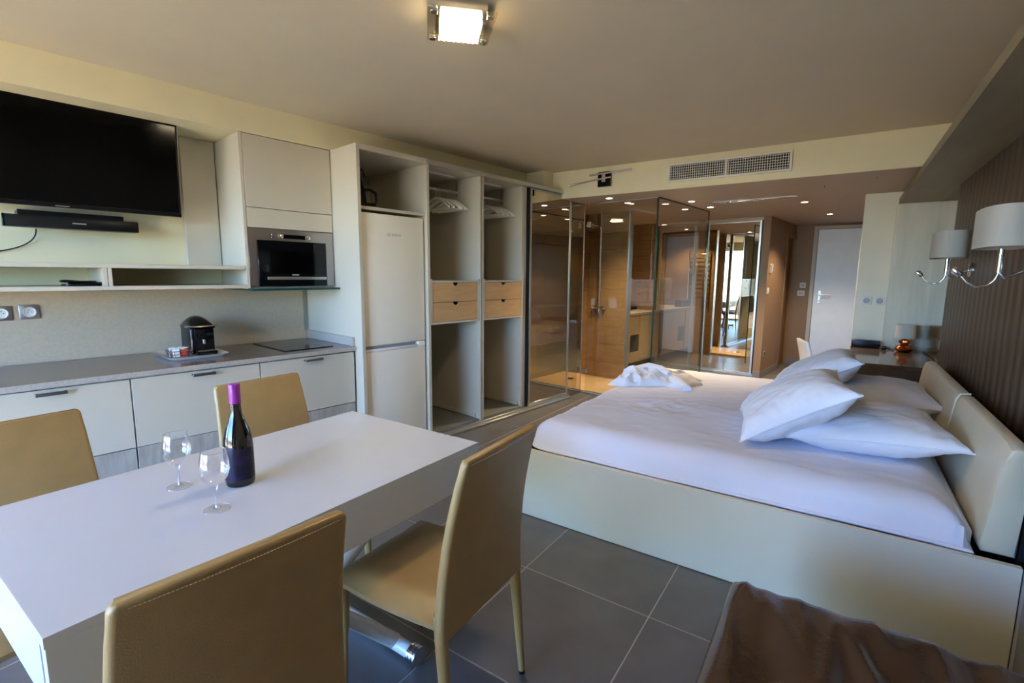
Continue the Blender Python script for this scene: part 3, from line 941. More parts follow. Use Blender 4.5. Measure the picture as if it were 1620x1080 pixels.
# ------------------------------------------------------------------ dining table
TX0, TX1, TY0, TY1, TZ = -1.925, -1.15, 0.187, 1.467, 0.74
tb = thing('dining_table', 'white thick topped transforming dining table on scissor legs', 'table', ((TX0 + TX1) / 2, (TY0 + TY1) / 2, 0))
cx, cy = tb.location[0], tb.location[1]
box('table_top', TX0 - cx, TX1 - cx, TY0 - cy, TY1 - cy, 0.716, TZ, 'table_white', tb, 0.0006, 1)
box('side_apron', TX1 - 0.03 - cx, TX1 - 0.0001 - cx, TY0 + 0.002 - cy, TY1 - 0.002 - cy, 0.585, 0.7159, 'table_white', tb)
box('side_apron', TX0 + 0.0001 - cx, TX0 + 0.03 - cx, TY0 + 0.002 - cy, TY1 - 0.002 - cy, 0.585, 0.7159, 'table_white', tb)
box('end_apron', TX0 + 0.031 - cx, TX1 - 0.031 - cx, TY0 + 0.0001 - cy, TY0 + 0.03 - cy, 0.585, 0.7159, 'table_white', tb)
box('end_apron', TX0 + 0.031 - cx, TX1 - 0.031 - cx, TY1 - 0.03 - cy, TY1 - 0.0001 - cy, 0.585, 0.7159, 'table_white', tb)
box('under_frame', -0.30, 0.30, -0.55, 0.55, 0.552, 0.584, 'satin_metal', tb, 0.003, 1)
for s in (1, -1):
    y = 1.127 if s > 0 else 0.50
    y -= cy
    tube('floor_bar', [(-0.345, y, 0.036), (0.345, y, 0.036)], 0.026, 'white_gloss', tb, 16)
    for sx in (1, -1):
        bm = bmesh.new()
        prof = [(0.012, 0), (0.034, 0), (0.0345, 0.010), (0.030, 0.011), (0.030, 0.014), (0.0345, 0.015), (0.0345, 0.026), (0.030, 0.027), (0.030, 0.030), (0.0345, 0.031), (0.0345, 0.04), (0.012, 0.041)]
        lathe_bm(bm, prof, 24)
        bmesh.ops.rotate(bm, verts=bm.verts, matrix=Matrix.Rotation(PI / 2, 3, 'Y'))
        bmesh.ops.translate(bm, verts=bm.verts, vec=(0.3455 if sx > 0 else -0.3865, y, 0.036))
        link('roller', bm, 'chrome', tb, smooth=True)
        xx = sx * (0.255 if s > 0 else 0.215)
        tube('scissor_leg', [(xx, y, 0.04), (xx, y * 0.2 + s * 0.0, 0.30), (xx, -y, 0.565)], [0.028, 0.024, 0.022], 'white_gloss', tb, 12)

# ------------------------------------------------------------------ chairs
def chair_proto(leather='leather_beige'):
    """origin on the floor under the seat; faces +x; parts: backrest, seat, legs, stitching"""
    root = thing('dining_chair', 'x', 'chair', (0, 0, 0))
    # backrest: profile in x over height, rounded edges, slightly tapering to the top
    H0, H1 = 0.395, 0.925
    bm = bmesh.new()
    rows = 14
    grid = []
    def xc(t): return -0.176 - 0.072 * t ** 1.3                      # centre line
    for i in range(rows + 1):
        t = i / rows
        z = H0 + (H1 - H0) * t
        hw = 0.220 - 0.027 * t
        th = 0.017 - 0.004 * t
        r = 0.010
        c = 0.014 * math.sin(PI * t)
        topf = 1.0
        sec = []
        for a, b in rrect(2 * th, 2 * hw, min(th, 0.012), 4):
            bend = -0.010 * (1 - (b / hw) ** 2)
            sec.append(bm.verts.new((xc(t) + a + bend + c, b, z)))
        grid.append(sec)
    n = len(grid[0])
    for i in range(rows):
        for j in range(n):
            bm.faces.new((grid[i][j], grid[i][(j + 1) % n], grid[i + 1][(j + 1) % n], grid[i + 1][j]))
    bm.faces.new(list(reversed(grid[0])))
    top = bm.faces.new(grid[-1])
    es = [e for e in bm.edges if all(abs(v.co.z - H1) < 1e-5 for v in e.verts)]
    bmesh.ops.bevel(bm, geom=es, offset=0.009, segments=3, profile=0.5, affect='EDGES')
    # round the upper corners a little
    for v in bm.verts:
        e = max(0, abs(v.co.y) - 0.165) / 0.03
        if v.co.z > 0.88 and e > 0:
            v.co.z -= 0.010 * min(1, e) ** 2
    br = link('backrest', bm, leather, root, smooth=True)
    # stitched piping along the upper edge
    sm = bmesh.new()
    for sx in (-0.0135, 0.0135):
        for k in range(60):
            y0 = -0.178 + 0.356 * k / 60
            bend = -0.010 * (1 - (y0 / 0.193) ** 2)
            xx = xc(0.985) + sx + bend
            bx(sm, xx - 0.0009, xx + 0.0009, y0, y0 + 0.0036, 0.9115, 0.9125)
    link('stitching', sm, 'stitch', br)['kind'] = 'stuff'
    # seat
    bm = bmesh.new()
    nx_, ny_ = 12, 10
    def seat_pt(a, b, top):
        x = -0.165 + 0.43 * a
        hw = 0.212 + 0.012 * math.sin(PI * a)
        y = (b * 2 - 1) * hw
        ex = min(a, 1 - a) * 0.43
        ey = (0.5 - abs(b - 0.5)) * 2 * hw
        ed = min(1, ex / 0.05) * min(1, ey / 0.05)
        ed = ed ** 0.5
        if top:
            return (x, y, 0.440 + 0.030 * ed - 0.012 * math.sin(PI * a) * math.sin(PI * b))
        return (x, y, 0.425 - 0.024 * ed)
    G = {}
    for top in (0, 1):
        for i in range(nx_ + 1):
            for j in range(ny_ + 1):
                G[top, i, j] = bm.verts.new(seat_pt(i / nx_, j / ny_, top))
        for i in range(nx_):
            for j in range(ny_):
                bm.faces.new((G[top, i, j], G[top, i + 1, j], G[top, i + 1, j + 1], G[top, i, j + 1]))
    per = [(i, 0) for i in range(nx_)] + [(nx_, j) for j in range(ny_)] + [(i, ny_) for i in range(nx_, 0, -1)] + [(0, j) for j in range(ny_, 0, -1)]
    for k in range(len(per)):
        a, b = per[k], per[(k + 1) % len(per)]
        bm.faces.new((G[0, a[0], a[1]], G[0, b[0], b[1]], G[1, b[0], b[1]], G[1, a[0], a[1]]))
    st = link('seat', bm, leather, root, smooth=True)
    for sy in (-1, 1):
        tube('leg', [(-0.166, sy * 0.200, 0.47), (-0.174, sy * 0.200, 0.40), (-0.178, sy * 0.200, 0.34), (-0.205, sy * 0.203, 0.012)],
             [0.016, 0.019, 0.019, 0.0115], leather, root, 12)
        tube('leg', [(0.235, sy * 0.190, 0.405), (0.238, sy * 0.190, 0.33), (0.25, sy * 0.195, 0.012)], [0.019, 0.018, 0.0115], leather, root, 12)
        for fx, fy in ((-0.2055, 0.203), (0.2503, 0.195)):
            bm = bmesh.new()
            lathe_bm(bm, [(0.011, 0.0005), (0.012, 0.0118)], 12, fx, sy * fy)
            link('foot_cap', bm, 'black_plastic', root, smooth=True)
    return root

proto = chair_proto()
ch_spec = [(-1.072, 0.420, PI - 0.095, 'beige leather dining chair seen from behind, closest to the camera'),
           (-1.028, 1.098, PI + 0.055, 'beige leather dining chair seen from behind, its seat showing beside the table'),
           (-1.945, 0.345, 0.04, 'beige leather dining chair across the table, cut by the picture edge'),
           (-1.925, 1.147, -0.02, 'beige leather dining chair across the table behind the wine bottle')]
for i, (x, y, rz, lab) in enumerate(ch_spec):
    c = proto if i == 0 else copy_tree(proto)
    c.location = (x, y, 0)
    c.rotation_euler[2] = rz
    c['label'] = lab
    c['group'] = 'beige leather chairs around the dining table'

# ------------------------------------------------------------------ bottle and glasses
bt = thing('wine_bottle', 'dark wine bottle with purple capsule on the white table', 'bottle', (-1.532, 0.735, TZ + 0.0005))
lathe('bottle_body', [(0.028, 0.002), (0.038, 0.0), (0.0415, 0.006), (0.042, 0.02), (0.042, 0.13), (0.0405, 0.15), (0.034, 0.178), (0.024, 0.205), (0.0175, 0.225), (0.0155, 0.245), (0.015, 0.262)], 'bottle_glass', bt, 40)
lathe('label', [(0.0423, 0.022), (0.0423, 0.122)], 'bottle_label', bt, 40, False, False)
lathe('capsule', [(0.0158, 0.2595), (0.0162, 0.262), (0.0160, 0.308), (0.0168, 0.309), (0.0168, 0.318), (0.015, 0.321), (0.002, 0.3215)], 'capsule_purple', bt, 28)
bm = bmesh.new()
lathe_bm(bm, [(0.0165, 0.0), (0.017, 0.0015), (0.0165, 0.003)], 28)
bmesh.ops.translate(bm, verts=bm.verts, vec=(0, 0, 0.262))
link('capsule_ring', bm, 'capsule_purple', bt, smooth=True)

def wine_glass(x, y, lab, s=1.0):
    g = thing('wine_glass', lab, 'glass', (x, y, TZ + 0.0004), 0, 'empty wine glasses on the table')
    outer = [(0.0, 0.070), (0.010, 0.072), (0.024, 0.082), (0.034, 0.098), (0.0385, 0.118), (0.0375, 0.140), (0.0335, 0.160), (0.0315, 0.170)]
    inner = [(r - 0.0011 if r > 0.003 else 0.0, z + (0.0015 if i < 3 else 0)) for i, (r, z) in enumerate(outer)]
    o = [(max(r, 0.0004), z) for r, z in outer]
    inn = [(max(r, 0.0004), z) for r, z in inner]
    lathe('bowl', [(r * s, z * s) for r, z in o + [(0.0309, 0.1706)] + list(reversed(inn))], 'wineglass_bowl', g, 36, False, False)
    lathe('stem', [(0.0085 * s, 0.0700 * s), (0.0045 * s, 0.064 * s), (0.0034 * s, 0.050 * s), (0.0034 * s, 0.018 * s), (0.006 * s, 0.008 * s), (0.012 * s, 0.005 * s)], 'wineglass_stem', g, 18)
    lathe('foot', [(0.0335 * s, 0.0), (0.034 * s, 0.0012), (0.030 * s, 0.0022), (0.0121 * s, 0.0048)], 'wineglass', g, 36)
    tube('rim', [(0.0312 * s * math.cos(2 * PI * i / 36), 0.0312 * s * math.sin(2 * PI * i / 36), 0.1703 * s) for i in range(36)], 0.0009, 'wineglass_stem', g, 6, closed=True)
def _foot_rim():
    for g in [o for o in bpy.data.objects if o.name.startswith('wine_glass')]:
        tube('foot_rim', [(0.0338 * math.cos(2 * PI * i / 40), 0.0338 * math.sin(2 * PI * i / 40), 0.0012) for i in range(40)], 0.0009, 'wineglass_stem', g, 6, closed=True)
wine_glass(-1.657, 0.612, 'empty stemmed wine glass farther from the bottle, toward the kitchen')
wine_glass(-1.408, 0.607, 'empty stemmed wine glass standing in front of the bottle')

_foot_rim()

# ------------------------------------------------------------------ bed
BX0, BX1, BY0, BY1 = -1.505, 0.598, 2.287, 4.64
bd = thing('bed', 'wide double bed with cream panelled base and white fitted sheet', 'bed', ((BX0 + BX1) / 2, (BY0 + BY1) / 2, 0))
bcx, bcy = bd.location[0], bd.location[1]
def bbox(name, x0, x1, y0, y1, z0, z1, m, bev=0.002, par=bd):
    return box(name, x0 - bcx, x1 - bcx, y0 - bcy, y1 - bcy, z0, z1, m, par, bev, 1)
bbox('side_panel', BX0 + 0.045, BX1, BY0, BY0 + 0.025, 0.004, 0.405, 'bed_panel')
bbox('corner_post', BX0, BX0 + 0.044, BY0, BY0 + 0.04, 0.004, 0.405, 'bed_panel')
bbox('foot_panel', BX0, BX0 + 0.025, BY0 + 0.041, BY1, 0.004, 0.405, 'bed_panel')
bbox('side_panel', BX0 + 0.026, BX1, BY1 - 0.025, BY1, 0.004, 0.405, 'bed_panel')
bbox('slat_deck', BX0 + 0.026, BX1, BY0 + 0.026, BY1 - 0.026, 0.25, 0.35, 'dark_gap')

def soft_block(name, x0, x1, y0, y1, z0, z1, m, parent, off, r=0.08, nx=60, ny=60, amp=0.004, seed=0, crown=0.012):
    """mattress-like block: rounded top edge, fine folds"""
    bm = bmesh.new()
    def prm(i, n, lo, hi):
        # skirt rows first, then top, then skirt
        return lo + (hi - lo) * i / n
    G = []
    sk = 8
    N, Mm = nx + 2 * sk, ny + 2 * sk
    def prof(k, n, lo, hi):
        """returns (coord, drop) where drop 0..1 along the skirt"""
        if k < sk:
            a = k / sk
            return lo, 1 - a
        if k > n - sk:
            a = (n - k) / sk
            return hi, 1 - a
        t = (k - sk) / (n - 2 * sk)
        return lo + (hi - lo) * t, 0.0
    H = z1 - z0
    for i in range(N + 1):
        row = []
        for j in range(Mm + 1):
            x, dx = prof(i, N, x0, x1)
            y, dy = prof(j, Mm, y0, y1)
            dr = max(dx, dy)
            ex = min(x - x0, x1 - x)
            ey = min(y - y0, y1 - y)
            def rd(e):
                if e >= r: return 0.0
                return r - math.sqrt(max(0, r * r - (r - e) ** 2))
            z = z1 - max(rd(ex), rd(ey)) + crown * math.sin(PI * (x - x0) / (x1 - x0)) * math.sin(PI * (y - y0) / (y1 - y0))
            if dr > 0:
                z = (z1 - r) - (H - r) * dr
                bulge = 0.012 * math.sin(PI * min(1, dr))
                if dx >= dy: x += -bulge if x < (x0 + x1) / 2 else bulge
                if dy >= dx: y += -bulge if y < (y0 + y1) / 2 else bulge
            rc = 0.13                        # plan corner rounding
            ccx = min(max(x, x0 + rc), x1 - rc)
            ccy = min(max(y, y0 + rc), y1 - rc)
            ddx, ddy = x - ccx, y - ccy
            if ddx and ddy and ccx < (x0 + x1) / 2:
                k_ = max(abs(ddx), abs(ddy)) / math.hypot(ddx, ddy)
                x, y = ccx + ddx * k_, ccy + ddy * k_
            nz = noise.fractal(Vector((x * 2.2 + seed, y * 3.0, z * 2.0)), 1.0, 2.0, 4) * amp
            fold = noise.noise(Vector((x * 1.1 + y * 6 + seed, y * 1.3 - x * 2.0, 3.1)))
            fold2 = max(0, 1 - abs(fold) * 14) * amp * 0.5
            z += (nz + fold2) * (1 if dr == 0 else 0.4)
            cw = math.exp(-(((x + 0.95) / 0.22) ** 2 + ((y - 3.15) / 0.22) ** 2)) if dr == 0 else 0
            if cw > 0.01:
                z += cw * 0.016 * (1 - 2.2 * abs(noise.noise(Vector((x * 7 + y * 9, y * 16 - x * 12, 1.5)))))
            row.append(bm.verts.new((x - off[0], y - off[1], z)))
        G.append(row)
    for i in range(N):
        for j in range(Mm):
            bm.faces.new((G[i][j], G[i + 1][j], G[i + 1][j + 1], G[i][j + 1]))
    bmesh.ops.remove_doubles(bm, verts=bm.verts, dist=0.0005)
    return link(name, bm, m, parent, smooth=True)
soft_block('fitted_sheet', BX0 + 0.030, 0.465, BY0 + 0.045, BY1 - 0.035, 0.398, 0.553, 'linen', bd, (bcx, bcy), r=0.135, nx=110, ny=110, amp=0.010)
bbox('mattress', BX0 + 0.15, 0.482, BY0 + 0.10, BY1 - 0.10, 0.351, 0.48, 'pillow_cotton', 0.03)

# headboard cushions: wedge section, rounded
def headboard(y0, y1):
    bm = bmesh.new()
    prof = [(0.502, 0.398), (0.600, 0.398), (0.604, 0.62), (0.600, 0.800), (0.588, 0.812), (0.560, 0.814), (0.546, 0.806), (0.534, 0.760), (0.500, 0.46), (0.496, 0.43)]
    n = 16
    rows = []
    for i in range(n + 1):
        y = y0 + (y1 - y0) * i / n
        e = min(y - y0, y1 - y)
        s = 1.0 if e > 0.02 else 0.965 + 0.035 * math.sqrt(max(0, 1 - (1 - e / 0.02) ** 2))
        cxm, czm = 0.552, 0.60
        rows.append([bm.verts.new((cxm + (x - cxm) * s - bcx, y - bcy, 0.4 + (z - 0.4) * s if z > 0.4 else z)) for x, z in prof])
    for i in range(n):
        for j in range(len(prof)):
            k = (j + 1) % len(prof)
            bm.faces.new((rows[i][j], rows[i][k], rows[i + 1][k], rows[i + 1][j]))
    bm.faces.new(rows[0]); bm.faces.new(list(reversed(rows[-1])))
    es = [e for e in bm.edges if e.verts[0] in rows[0] and e.verts[1] in rows[0] or e.verts[0] in rows[-1] and e.verts[1] in rows[-1]]
    bmesh.ops.bevel(bm, geom=es, offset=0.008, segments=3, profile=0.5, affect='EDGES')
    o = link('headboard_cushion', bm, 'leather_cream', bd, smooth=True)
    return o
headboard(2.375, 3.335)
headboard(3.34, 4.60)
bbox('headboard_rail', 0.606, 0.640, 2.40, 4.60, 0.10, 0.74, 'dark_gap')
tube('seam_piping', [(0.497 - bcx, 3.3375 - bcy, 0.44), (0.536 - bcx, 3.3375 - bcy, 0.775), (0.55 - bcx, 3.3375 - bcy, 0.808), (0.59 - bcx, 3.3375 - bcy, 0.812)], 0.006, 'leather_cream', bd, 8)

# ------------------------------------------------------------------ pillows
def pillow_mesh(w, h, t, seed, n=44):
    bm = bmesh.new()
    G = {}
    for side in (1, -1):
        for i in range(n + 1):
            for j in range(n + 1):
                a, b = -1 + 2 * i / n, -1 + 2 * j / n
                # pull the sides in so the corners stand out
                x = a * w / 2 * (1 - 0.10 * (1 - b * b) * abs(a) ** 1.5)
                y = b * h / 2 * (1 - 0.10 * (1 - a * a) * abs(b) ** 1.5)
                f = max(0, (1 - abs(a) ** 2.6)) ** 0.55 * max(0, (1 - abs(b) ** 2.6)) ** 0.55
                z = side * t / 2 * f
                wr = noise.fractal(Vector((x * 5 + seed, y * 5, side * 2.0)), 1.0, 2.0, 3) * 0.012 * min(1, f * 2)
                cr = noise.noise(Vector((x * 14 + seed * 3, y * 4.0, side * 5.0)))
                wr += max(0, 1 - abs(cr) * 4) * 0.013 * (1 - f) * (1 if f > 0.02 else 0)
                wv = noise.noise(Vector((x * 9 + 3 * y + seed * 2, y * 22 - x * 6, side)))
                wr += (max(0, 1 - abs(wv) * 3.2) - 0.3) * 0.007 * min(1, f * 3) * (1 - 0.55 * f)
                if side == 1 or 0 < i < n and 0 < j < n:
                    G[side, i, j] = bm.verts.new((x, y, z + wr))
                else:
                    G[side, i, j] = G[1, i, j]
    for side in (1, -1):
        for i in range(n):
            for j in range(n):
                f = [G[side, i, j], G[side, i + 1, j], G[side, i + 1, j + 1], G[side, i, j + 1]]
                if len(set(f)) >= 3:
                    try:
                        bm.faces.new(list(dict.fromkeys(f)))
                    except ValueError:
                        pass
    return bm

def pillow(lab, loc, rot, w=0.66, h=0.64, t=0.17, seed=0):
    p = thing('pillow', lab, 'pillow', loc, 0, 'white pillows on the bed')
    p.rotation_euler = rot
    o = link('pillow_cover', pillow_mesh(w, h, t, seed), 'pillow_cotton', p, smooth=True)
    md = o.modifiers.new('sub', 'SUBSURF')
    md.levels = 1
    md.render_levels = 1
    pts = []
    for k in range(64):
        a = 2 * PI * k / 64
        ca, sa = math.cos(a), math.sin(a)
        m_ = max(abs(ca), abs(sa))
        a_, b_ = ca / m_, sa / m_
        x = a_ * w / 2 * (1 - 0.10 * (1 - b_ * b_) * abs(a_) ** 1.5)
        y = b_ * h / 2 * (1 - 0.10 * (1 - a_ * a_) * abs(b_) ** 1.5)
        pts.append((x, y, 0))
    tube('seam_edge', pts, 0.004, 'pillow_cotton', p, 6, closed=True)
    return p
RX = math.radians
pillow('white pillow lying flat at the headboard, nearest the sofa', (0.140, 3.02, 0.645), (RX(0), RX(-3), RX(7)), 0.70, 0.66, 0.215, 1)
pillow('white pillow lying flat at the headboard, on the desk side', (0.200, 3.90, 0.645), (RX(0), RX(-2), RX(3)), 0.68, 0.66, 0.215, 5)
pillow('white pillow leaning on the flat pillow nearest the sofa', (-0.175, 2.92, 0.735), (RX(0), RX(-31), RX(9)), 0.56, 0.66, 0.24, 9)
pillow('white pillow leaning on the flat pillow of the desk side', (-0.115, 3.92, 0.735), (RX(0), RX(-31), RX(2)), 0.58, 0.66, 0.23, 13)

# ------------------------------------------------------------------ crumpled bathrobe on the bed
rb = thing('bathrobe', 'crumpled white bathrobe tossed on the foot of the bed', 'bathrobe', (-1.17, 3.86, 0.553))
bm = bmesh.new()
NX, NY = 70, 40
G = []
for i in range(NX + 1):
    row = []
    for j in range(NY + 1):
        a, b = -1 + 2 * i / NX, -1 + 2 * j / NY
        rad = 1 + 0.22 * noise.noise(Vector((a * 1.6, b * 1.6, 4.0)))
        x = a * 0.29 * rad
        y = b * 0.21 * rad * (1.15 - 0.35 * a) + 0.05 * math.sin(a * 2.2)
        e = max(0, 1 - max(abs(a) ** 3, abs(b) ** 3))
        f = (1 - abs(a) ** 4) ** 0.5 * (1 - abs(b) ** 4) ** 0.5
        n1 = noise.fractal(Vector((x * 5, y * 7, 1.0)), 1.0, 2.0, 3)
        n2 = 1 - abs(noise.noise(Vector((x * 8 + y * 6, y * 13 - x * 5, 7.0)))) * 2.4
        z = f * (0.022 + 0.050 * (0.5 + 0.5 * n1) * (1.2 - 0.6 * a) + 0.050 * n2 * max(0, 0.8 - 0.45 * a)) + 0.004
        row.append(bm.verts.new((x, y, max(0.002, z))))
    G.append(row)
for i in range(NX):
    for j in range(NY):
        bm.faces.new((G[i][j], G[i + 1][j], G[i + 1][j + 1], G[i][j + 1]))
o = link('robe_cloth', bm, 'terry', rb, smooth=True)
bm = bmesh.new()                             # a sleeve lying towards the pillows
sp_ = [(0.08, -0.02, 0.05), (0.15, -0.06, 0.05), (0.21, -0.13, 0.045), (0.26, -0.20, 0.036), (0.28, -0.24, 0.03)]
tube_bm(bm, sp_, [0.045, 0.05, 0.046, 0.042, 0.036], 16)
for v in bm.verts:
    v.co.z = max(0.004, v.co.z * 0.8) + 0.004 * noise.noise(v.co * 20)
link('sleeve', bm, 'terry', rb, smooth=True)
bm = bmesh.new()
tube_bm(bm, [(-0.25, -0.10, 0.04), (-0.18, -0.02, 0.085), (-0.10, 0.04, 0.105), (0.0, 0.03, 0.10), (0.09, -0.03, 0.08)], [0.028, 0.034, 0.036, 0.034, 0.026], 14)
for v in bm.verts:
    v.co.z += 0.008 * noise.noise(v.co * 16)
link('collar', bm, 'terry', rb, smooth=True)

# ------------------------------------------------------------------ brown leather sofa (near corner)
sf = thing('leather_sofa', 'brown gathered leather seat in the near corner of the room', 'sofa', (0.2, 1.0, 0))
bm = bmesh.new()
NX, NY = 110, 70
X0, X1, Y0, Y1, ZT = -0.225, 0.60, 0.42, 1.615, 0.45
for sgn in (0,):
    G = []
    for i in range(NX + 1):
        row = []
        for j in range(NY + 1):
            a, b = i / NX, j / NY
            x, y = X0 + (X1 - X0) * a, Y0 + (Y1 - Y0) * b
            ex, ey = min(x - X0, X1 - x), min(y - Y0, Y1 - y)
            r = 0.045
            dz = 0
            for e in (ex, ey):
                if e < r: dz = max(dz, r - math.sqrt(max(0, r * r - (r - e) ** 2)))
            wx = x + 0.030 * noise.noise(Vector((x * 2, y * 3.5, 0))) + 0.10 * (y - 1.0) * 0.3
            g = 1 - 2.4 * abs(noise.noise(Vector((wx * 9.5, y * 2.0, 2)))) + 0.5 * noise.noise(Vector((x * 3, y * 2.5, 7)))
            g2 = noise.noise(Vector((x * 22, y * 5, 5)))
            z = ZT - 0.010 - dz + (0.018 * g + 0.005 * g2) * min(1, ex / 0.04) * min(1, ey / 0.05 + 0.3)
            row.append(bm.verts.new((x - 0.2, y - 1.0, z)))
        G.append(row)
    for i in range(NX):
        for j in range(NY):
            bm.faces.new((G[i][j], G[i + 1][j], G[i + 1][j + 1], G[i][j + 1]))
    # skirt down
    per = [(i, 0) for i in range(NX)] + [(NX, j) for j in range(NY)] + [(i, NY) for i in range(NX, 0, -1)] + [(0, j) for j in range(NY, 0, -1)]
    low = {}
    for p in per:
        c = G[p[0]][p[1]].co
        low[p] = bm.verts.new((c.x * 1.0, c.y, 0.12))
    for k in range(len(per)):
        a, b = per[k], per[(k + 1) % len(per)]
        bm.faces.new((G[a[0]][a[1]], G[b[0]][b[1]], low[b], low[a]))
link('seat_cushion', bm, 'leather_brown', sf, smooth=True)
box('base', -0.40, 0.38, -0.55, 0.585, 0.04, 0.119, 'black_plastic', sf, 0.004, 1)
for px, py in ((-0.37, -0.5), (0.35, -0.5), (-0.37, 0.54), (0.35, 0.54)):
    bm = bmesh.new()
    lathe_bm(bm, [(0.02, 0.0005), (0.022, 0.0395)], 14, px, py)
    link('foot', bm, 'black_plastic', sf, smooth=True)
# ------------------------------------------------------------------ sconces on the brown wall
def sconce(Y, lab):
    s = thing('wall_sconce', lab, 'wall lamp', (XW, Y, 1.455), 0, 'bedside wall lamps')
    bm = bmesh.new()
    lathe_bm(bm, [(0.045, 0.0), (0.045, 0.008), (0.038, 0.014), (0.004, 0.016)], 28)
    bmesh.ops.rotate(bm, verts=bm.verts, matrix=Matrix.Rotation(-PI / 2, 3, 'Y'))
    pl = link('wall_plate', bm, 'chrome', s, smooth=True)
    tube('wall_arm', [(-0.014, 0, 0.0), (-0.06, 0, -0.03), (-0.10, 0, -0.05), (-0.118, 0, -0.03), (-0.12, 0, 0.02)], 0.007, 'chrome', s, 10)
    tube('shade_holder', [(-0.12, 0, -0.03), (-0.12, 0, 0.075)], 0.0105, 'chrome', s, 14)
    # half-oval fabric shade
    bm = bmesh.new()
    n = 28
    A, B = 0.205, 0.085
    o, i_ = [], []
    for k in range(n):
        a = 2 * PI * k / n
        ca, sa = math.cos(a), math.sin(a)
        e = 2 / 2.7
        px = math.copysign(abs(ca) ** e, ca) * B
        py = math.copysign(abs(sa) ** e, sa) * A
        o.append((px - 0.12, py))
        i_.append((px * 0.97 - 0.12, py * 0.985))
    ro0 = [bm.verts.new((x, y, 0.073)) for x, y in o]
    ro1 = [bm.verts.new((x, y, 0.235)) for x, y in o]
    ri1 = [bm.verts.new((x, y, 0.235)) for x, y in i_]
    ri0 = [bm.verts.new((x, y, 0.073)) for x, y in i_]
    for a, b in ((ro0, ro1), (ro1, ri1), (ri1, ri0), (ri0, ro0)):
        for k in range(n):
            bm.faces.new((a[k], a[(k + 1) % n], b[(k + 1) % n], b[k]))
    sd = link('lamp_shade', bm, 'shade_fabric', s, smooth=True)
    bm = bmesh.new()
    tube_bm(bm, [(-0.195, 0, 0.10), (-0.045, 0, 0.10)], 0.002, 6)
    tube_bm(bm, [(-0.12, -0.19, 0.10), (-0.12, 0.19, 0.10)], 0.002, 6)
    link('shade_spider', bm, 'chrome', sd)
    # flexible reading arm
    fa = tube('reading_arm', [(-0.12, 0, -0.03), (-0.128, 0, -0.06), (-0.15, 0.003, -0.085), (-0.185, 0.005, -0.090), (-0.215, 0.008, -0.070), (-0.236, 0.01, -0.042)], 0.0045, 'chrome', s, 10)
    bm = bmesh.new()
    lathe_bm(bm, [(0.005, 0.0), (0.013, 0.006), (0.0165, 0.02), (0.0165, 0.034), (0.012, 0.044), (0.003, 0.047)], 18)
    bmesh.ops.rotate(bm, verts=bm.verts, matrix=Matrix.Rotation(RX(-42), 3, 'Y'))
    bmesh.ops.translate(bm, verts=bm.verts, vec=(-0.235, 0.01, -0.044))
    link('reading_head', bm, 'chrome', fa, smooth=True)
    return s
sconce(4.172, 'chrome wall lamp with pale oval shade farther along the brown wall')
sconce(2.873, 'chrome wall lamp with pale oval shade nearest the camera')

# ------------------------------------------------------------------ desk recess
DZ = 0.72
dk = thing('writing_desk', 'dark brown glossy writing desk behind the bed', 'desk', (0.39, 5.36, 0))
dcx, dcy = 0.39, 5.36
box('desk_top', 0.105 - dcx, XW - 0.002 - dcx, 4.79 - dcy, 5.943 - dcy, 0.684, DZ, 'desk_gloss', dk, 0.002, 1)
box('end_panel', 0.125 - dcx, XW - 0.004 - dcx, 4.80 - dcy, 4.83 - dcy, 0.004, 0.6835, 'dark_wood', dk, 0.001, 1)
box('end_panel', 0.125 - dcx, XW - 0.004 - dcx, 5.90 - dcy, 5.93 - dcy, 0.004, 0.6835, 'dark_wood', dk, 0.001, 1)
box('back_rail', XW - 0.03 - dcx, XW - 0.004 - dcx, 4.831 - dcy, 5.899 - dcy, 0.35, 0.6835, 'dark_wood', dk)
mr = thing('wall_mirror', 'frameless mirror on the wall over the desk', 'mirror', (XW, 5.45, DZ))
box('mirror_sheet', 0.010, 0.0165, -0.472, 0.492, 0.002, 1.373, 'mirror', mr)
box('backing', 0.0168, 0.0195, -0.472, 0.492, 0.002, 1.373, 'black_plastic', mr)

lp = thing('table_lamp', 'copper gourd table lamp with white drum shade on the desk', 'lamp', (0.515, 5.74, DZ + 0.0005))
lathe('lamp_base', [(0.030, 0.0), (0.052, 0.004), (0.068, 0.020), (0.072, 0.036), (0.062, 0.054), (0.040, 0.064), (0.026, 0.070), (0.034, 0.080), (0.046, 0.092), (0.044, 0.106), (0.028, 0.116), (0.016, 0.122), (0.012, 0.135)], 'copper', lp, 36)
lathe('lamp_socket', [(0.010, 0.1355), (0.010, 0.165)], 'black_plastic', lp, 14)
bm = bmesh.new()
lathe_bm(bm, [(0.078, 0.130), (0.073, 0.255), (0.0715, 0.255), (0.0765, 0.130), (0.078, 0.130)], 40, cap0=False, cap1=False)
sdo = link('lamp_shade', bm, 'shade_fabric', lp, smooth=True)
bm = bmesh.new()
for k in range(3):
    a = 2 * PI * k / 3
    tube_bm(bm, [(0, 0, 0.16), (0.075 * math.cos(a), 0.075 * math.sin(a), 0.16)], 0.0016, 6)
link('shade_spider', bm, 'satin_metal', sdo)
pg = thing('power_plug', 'black power plug and cord lying on the desk by the copper lamp', 'plug', (0.37, 5.80, DZ + 0.0005))
box('plug_body', -0.022, 0.022, -0.018, 0.018, 0.0, 0.036, 'black_plastic', pg, 0.010, 2)
tube('plug_pin', [(-0.02, 0.006, 0.018), (-0.04, 0.006, 0.018)], 0.0024, 'chrome', pg, 6)
tube('plug_pin', [(-0.02, -0.006, 0.018), (-0.04, -0.006, 0.018)], 0.0024, 'chrome', pg, 6)
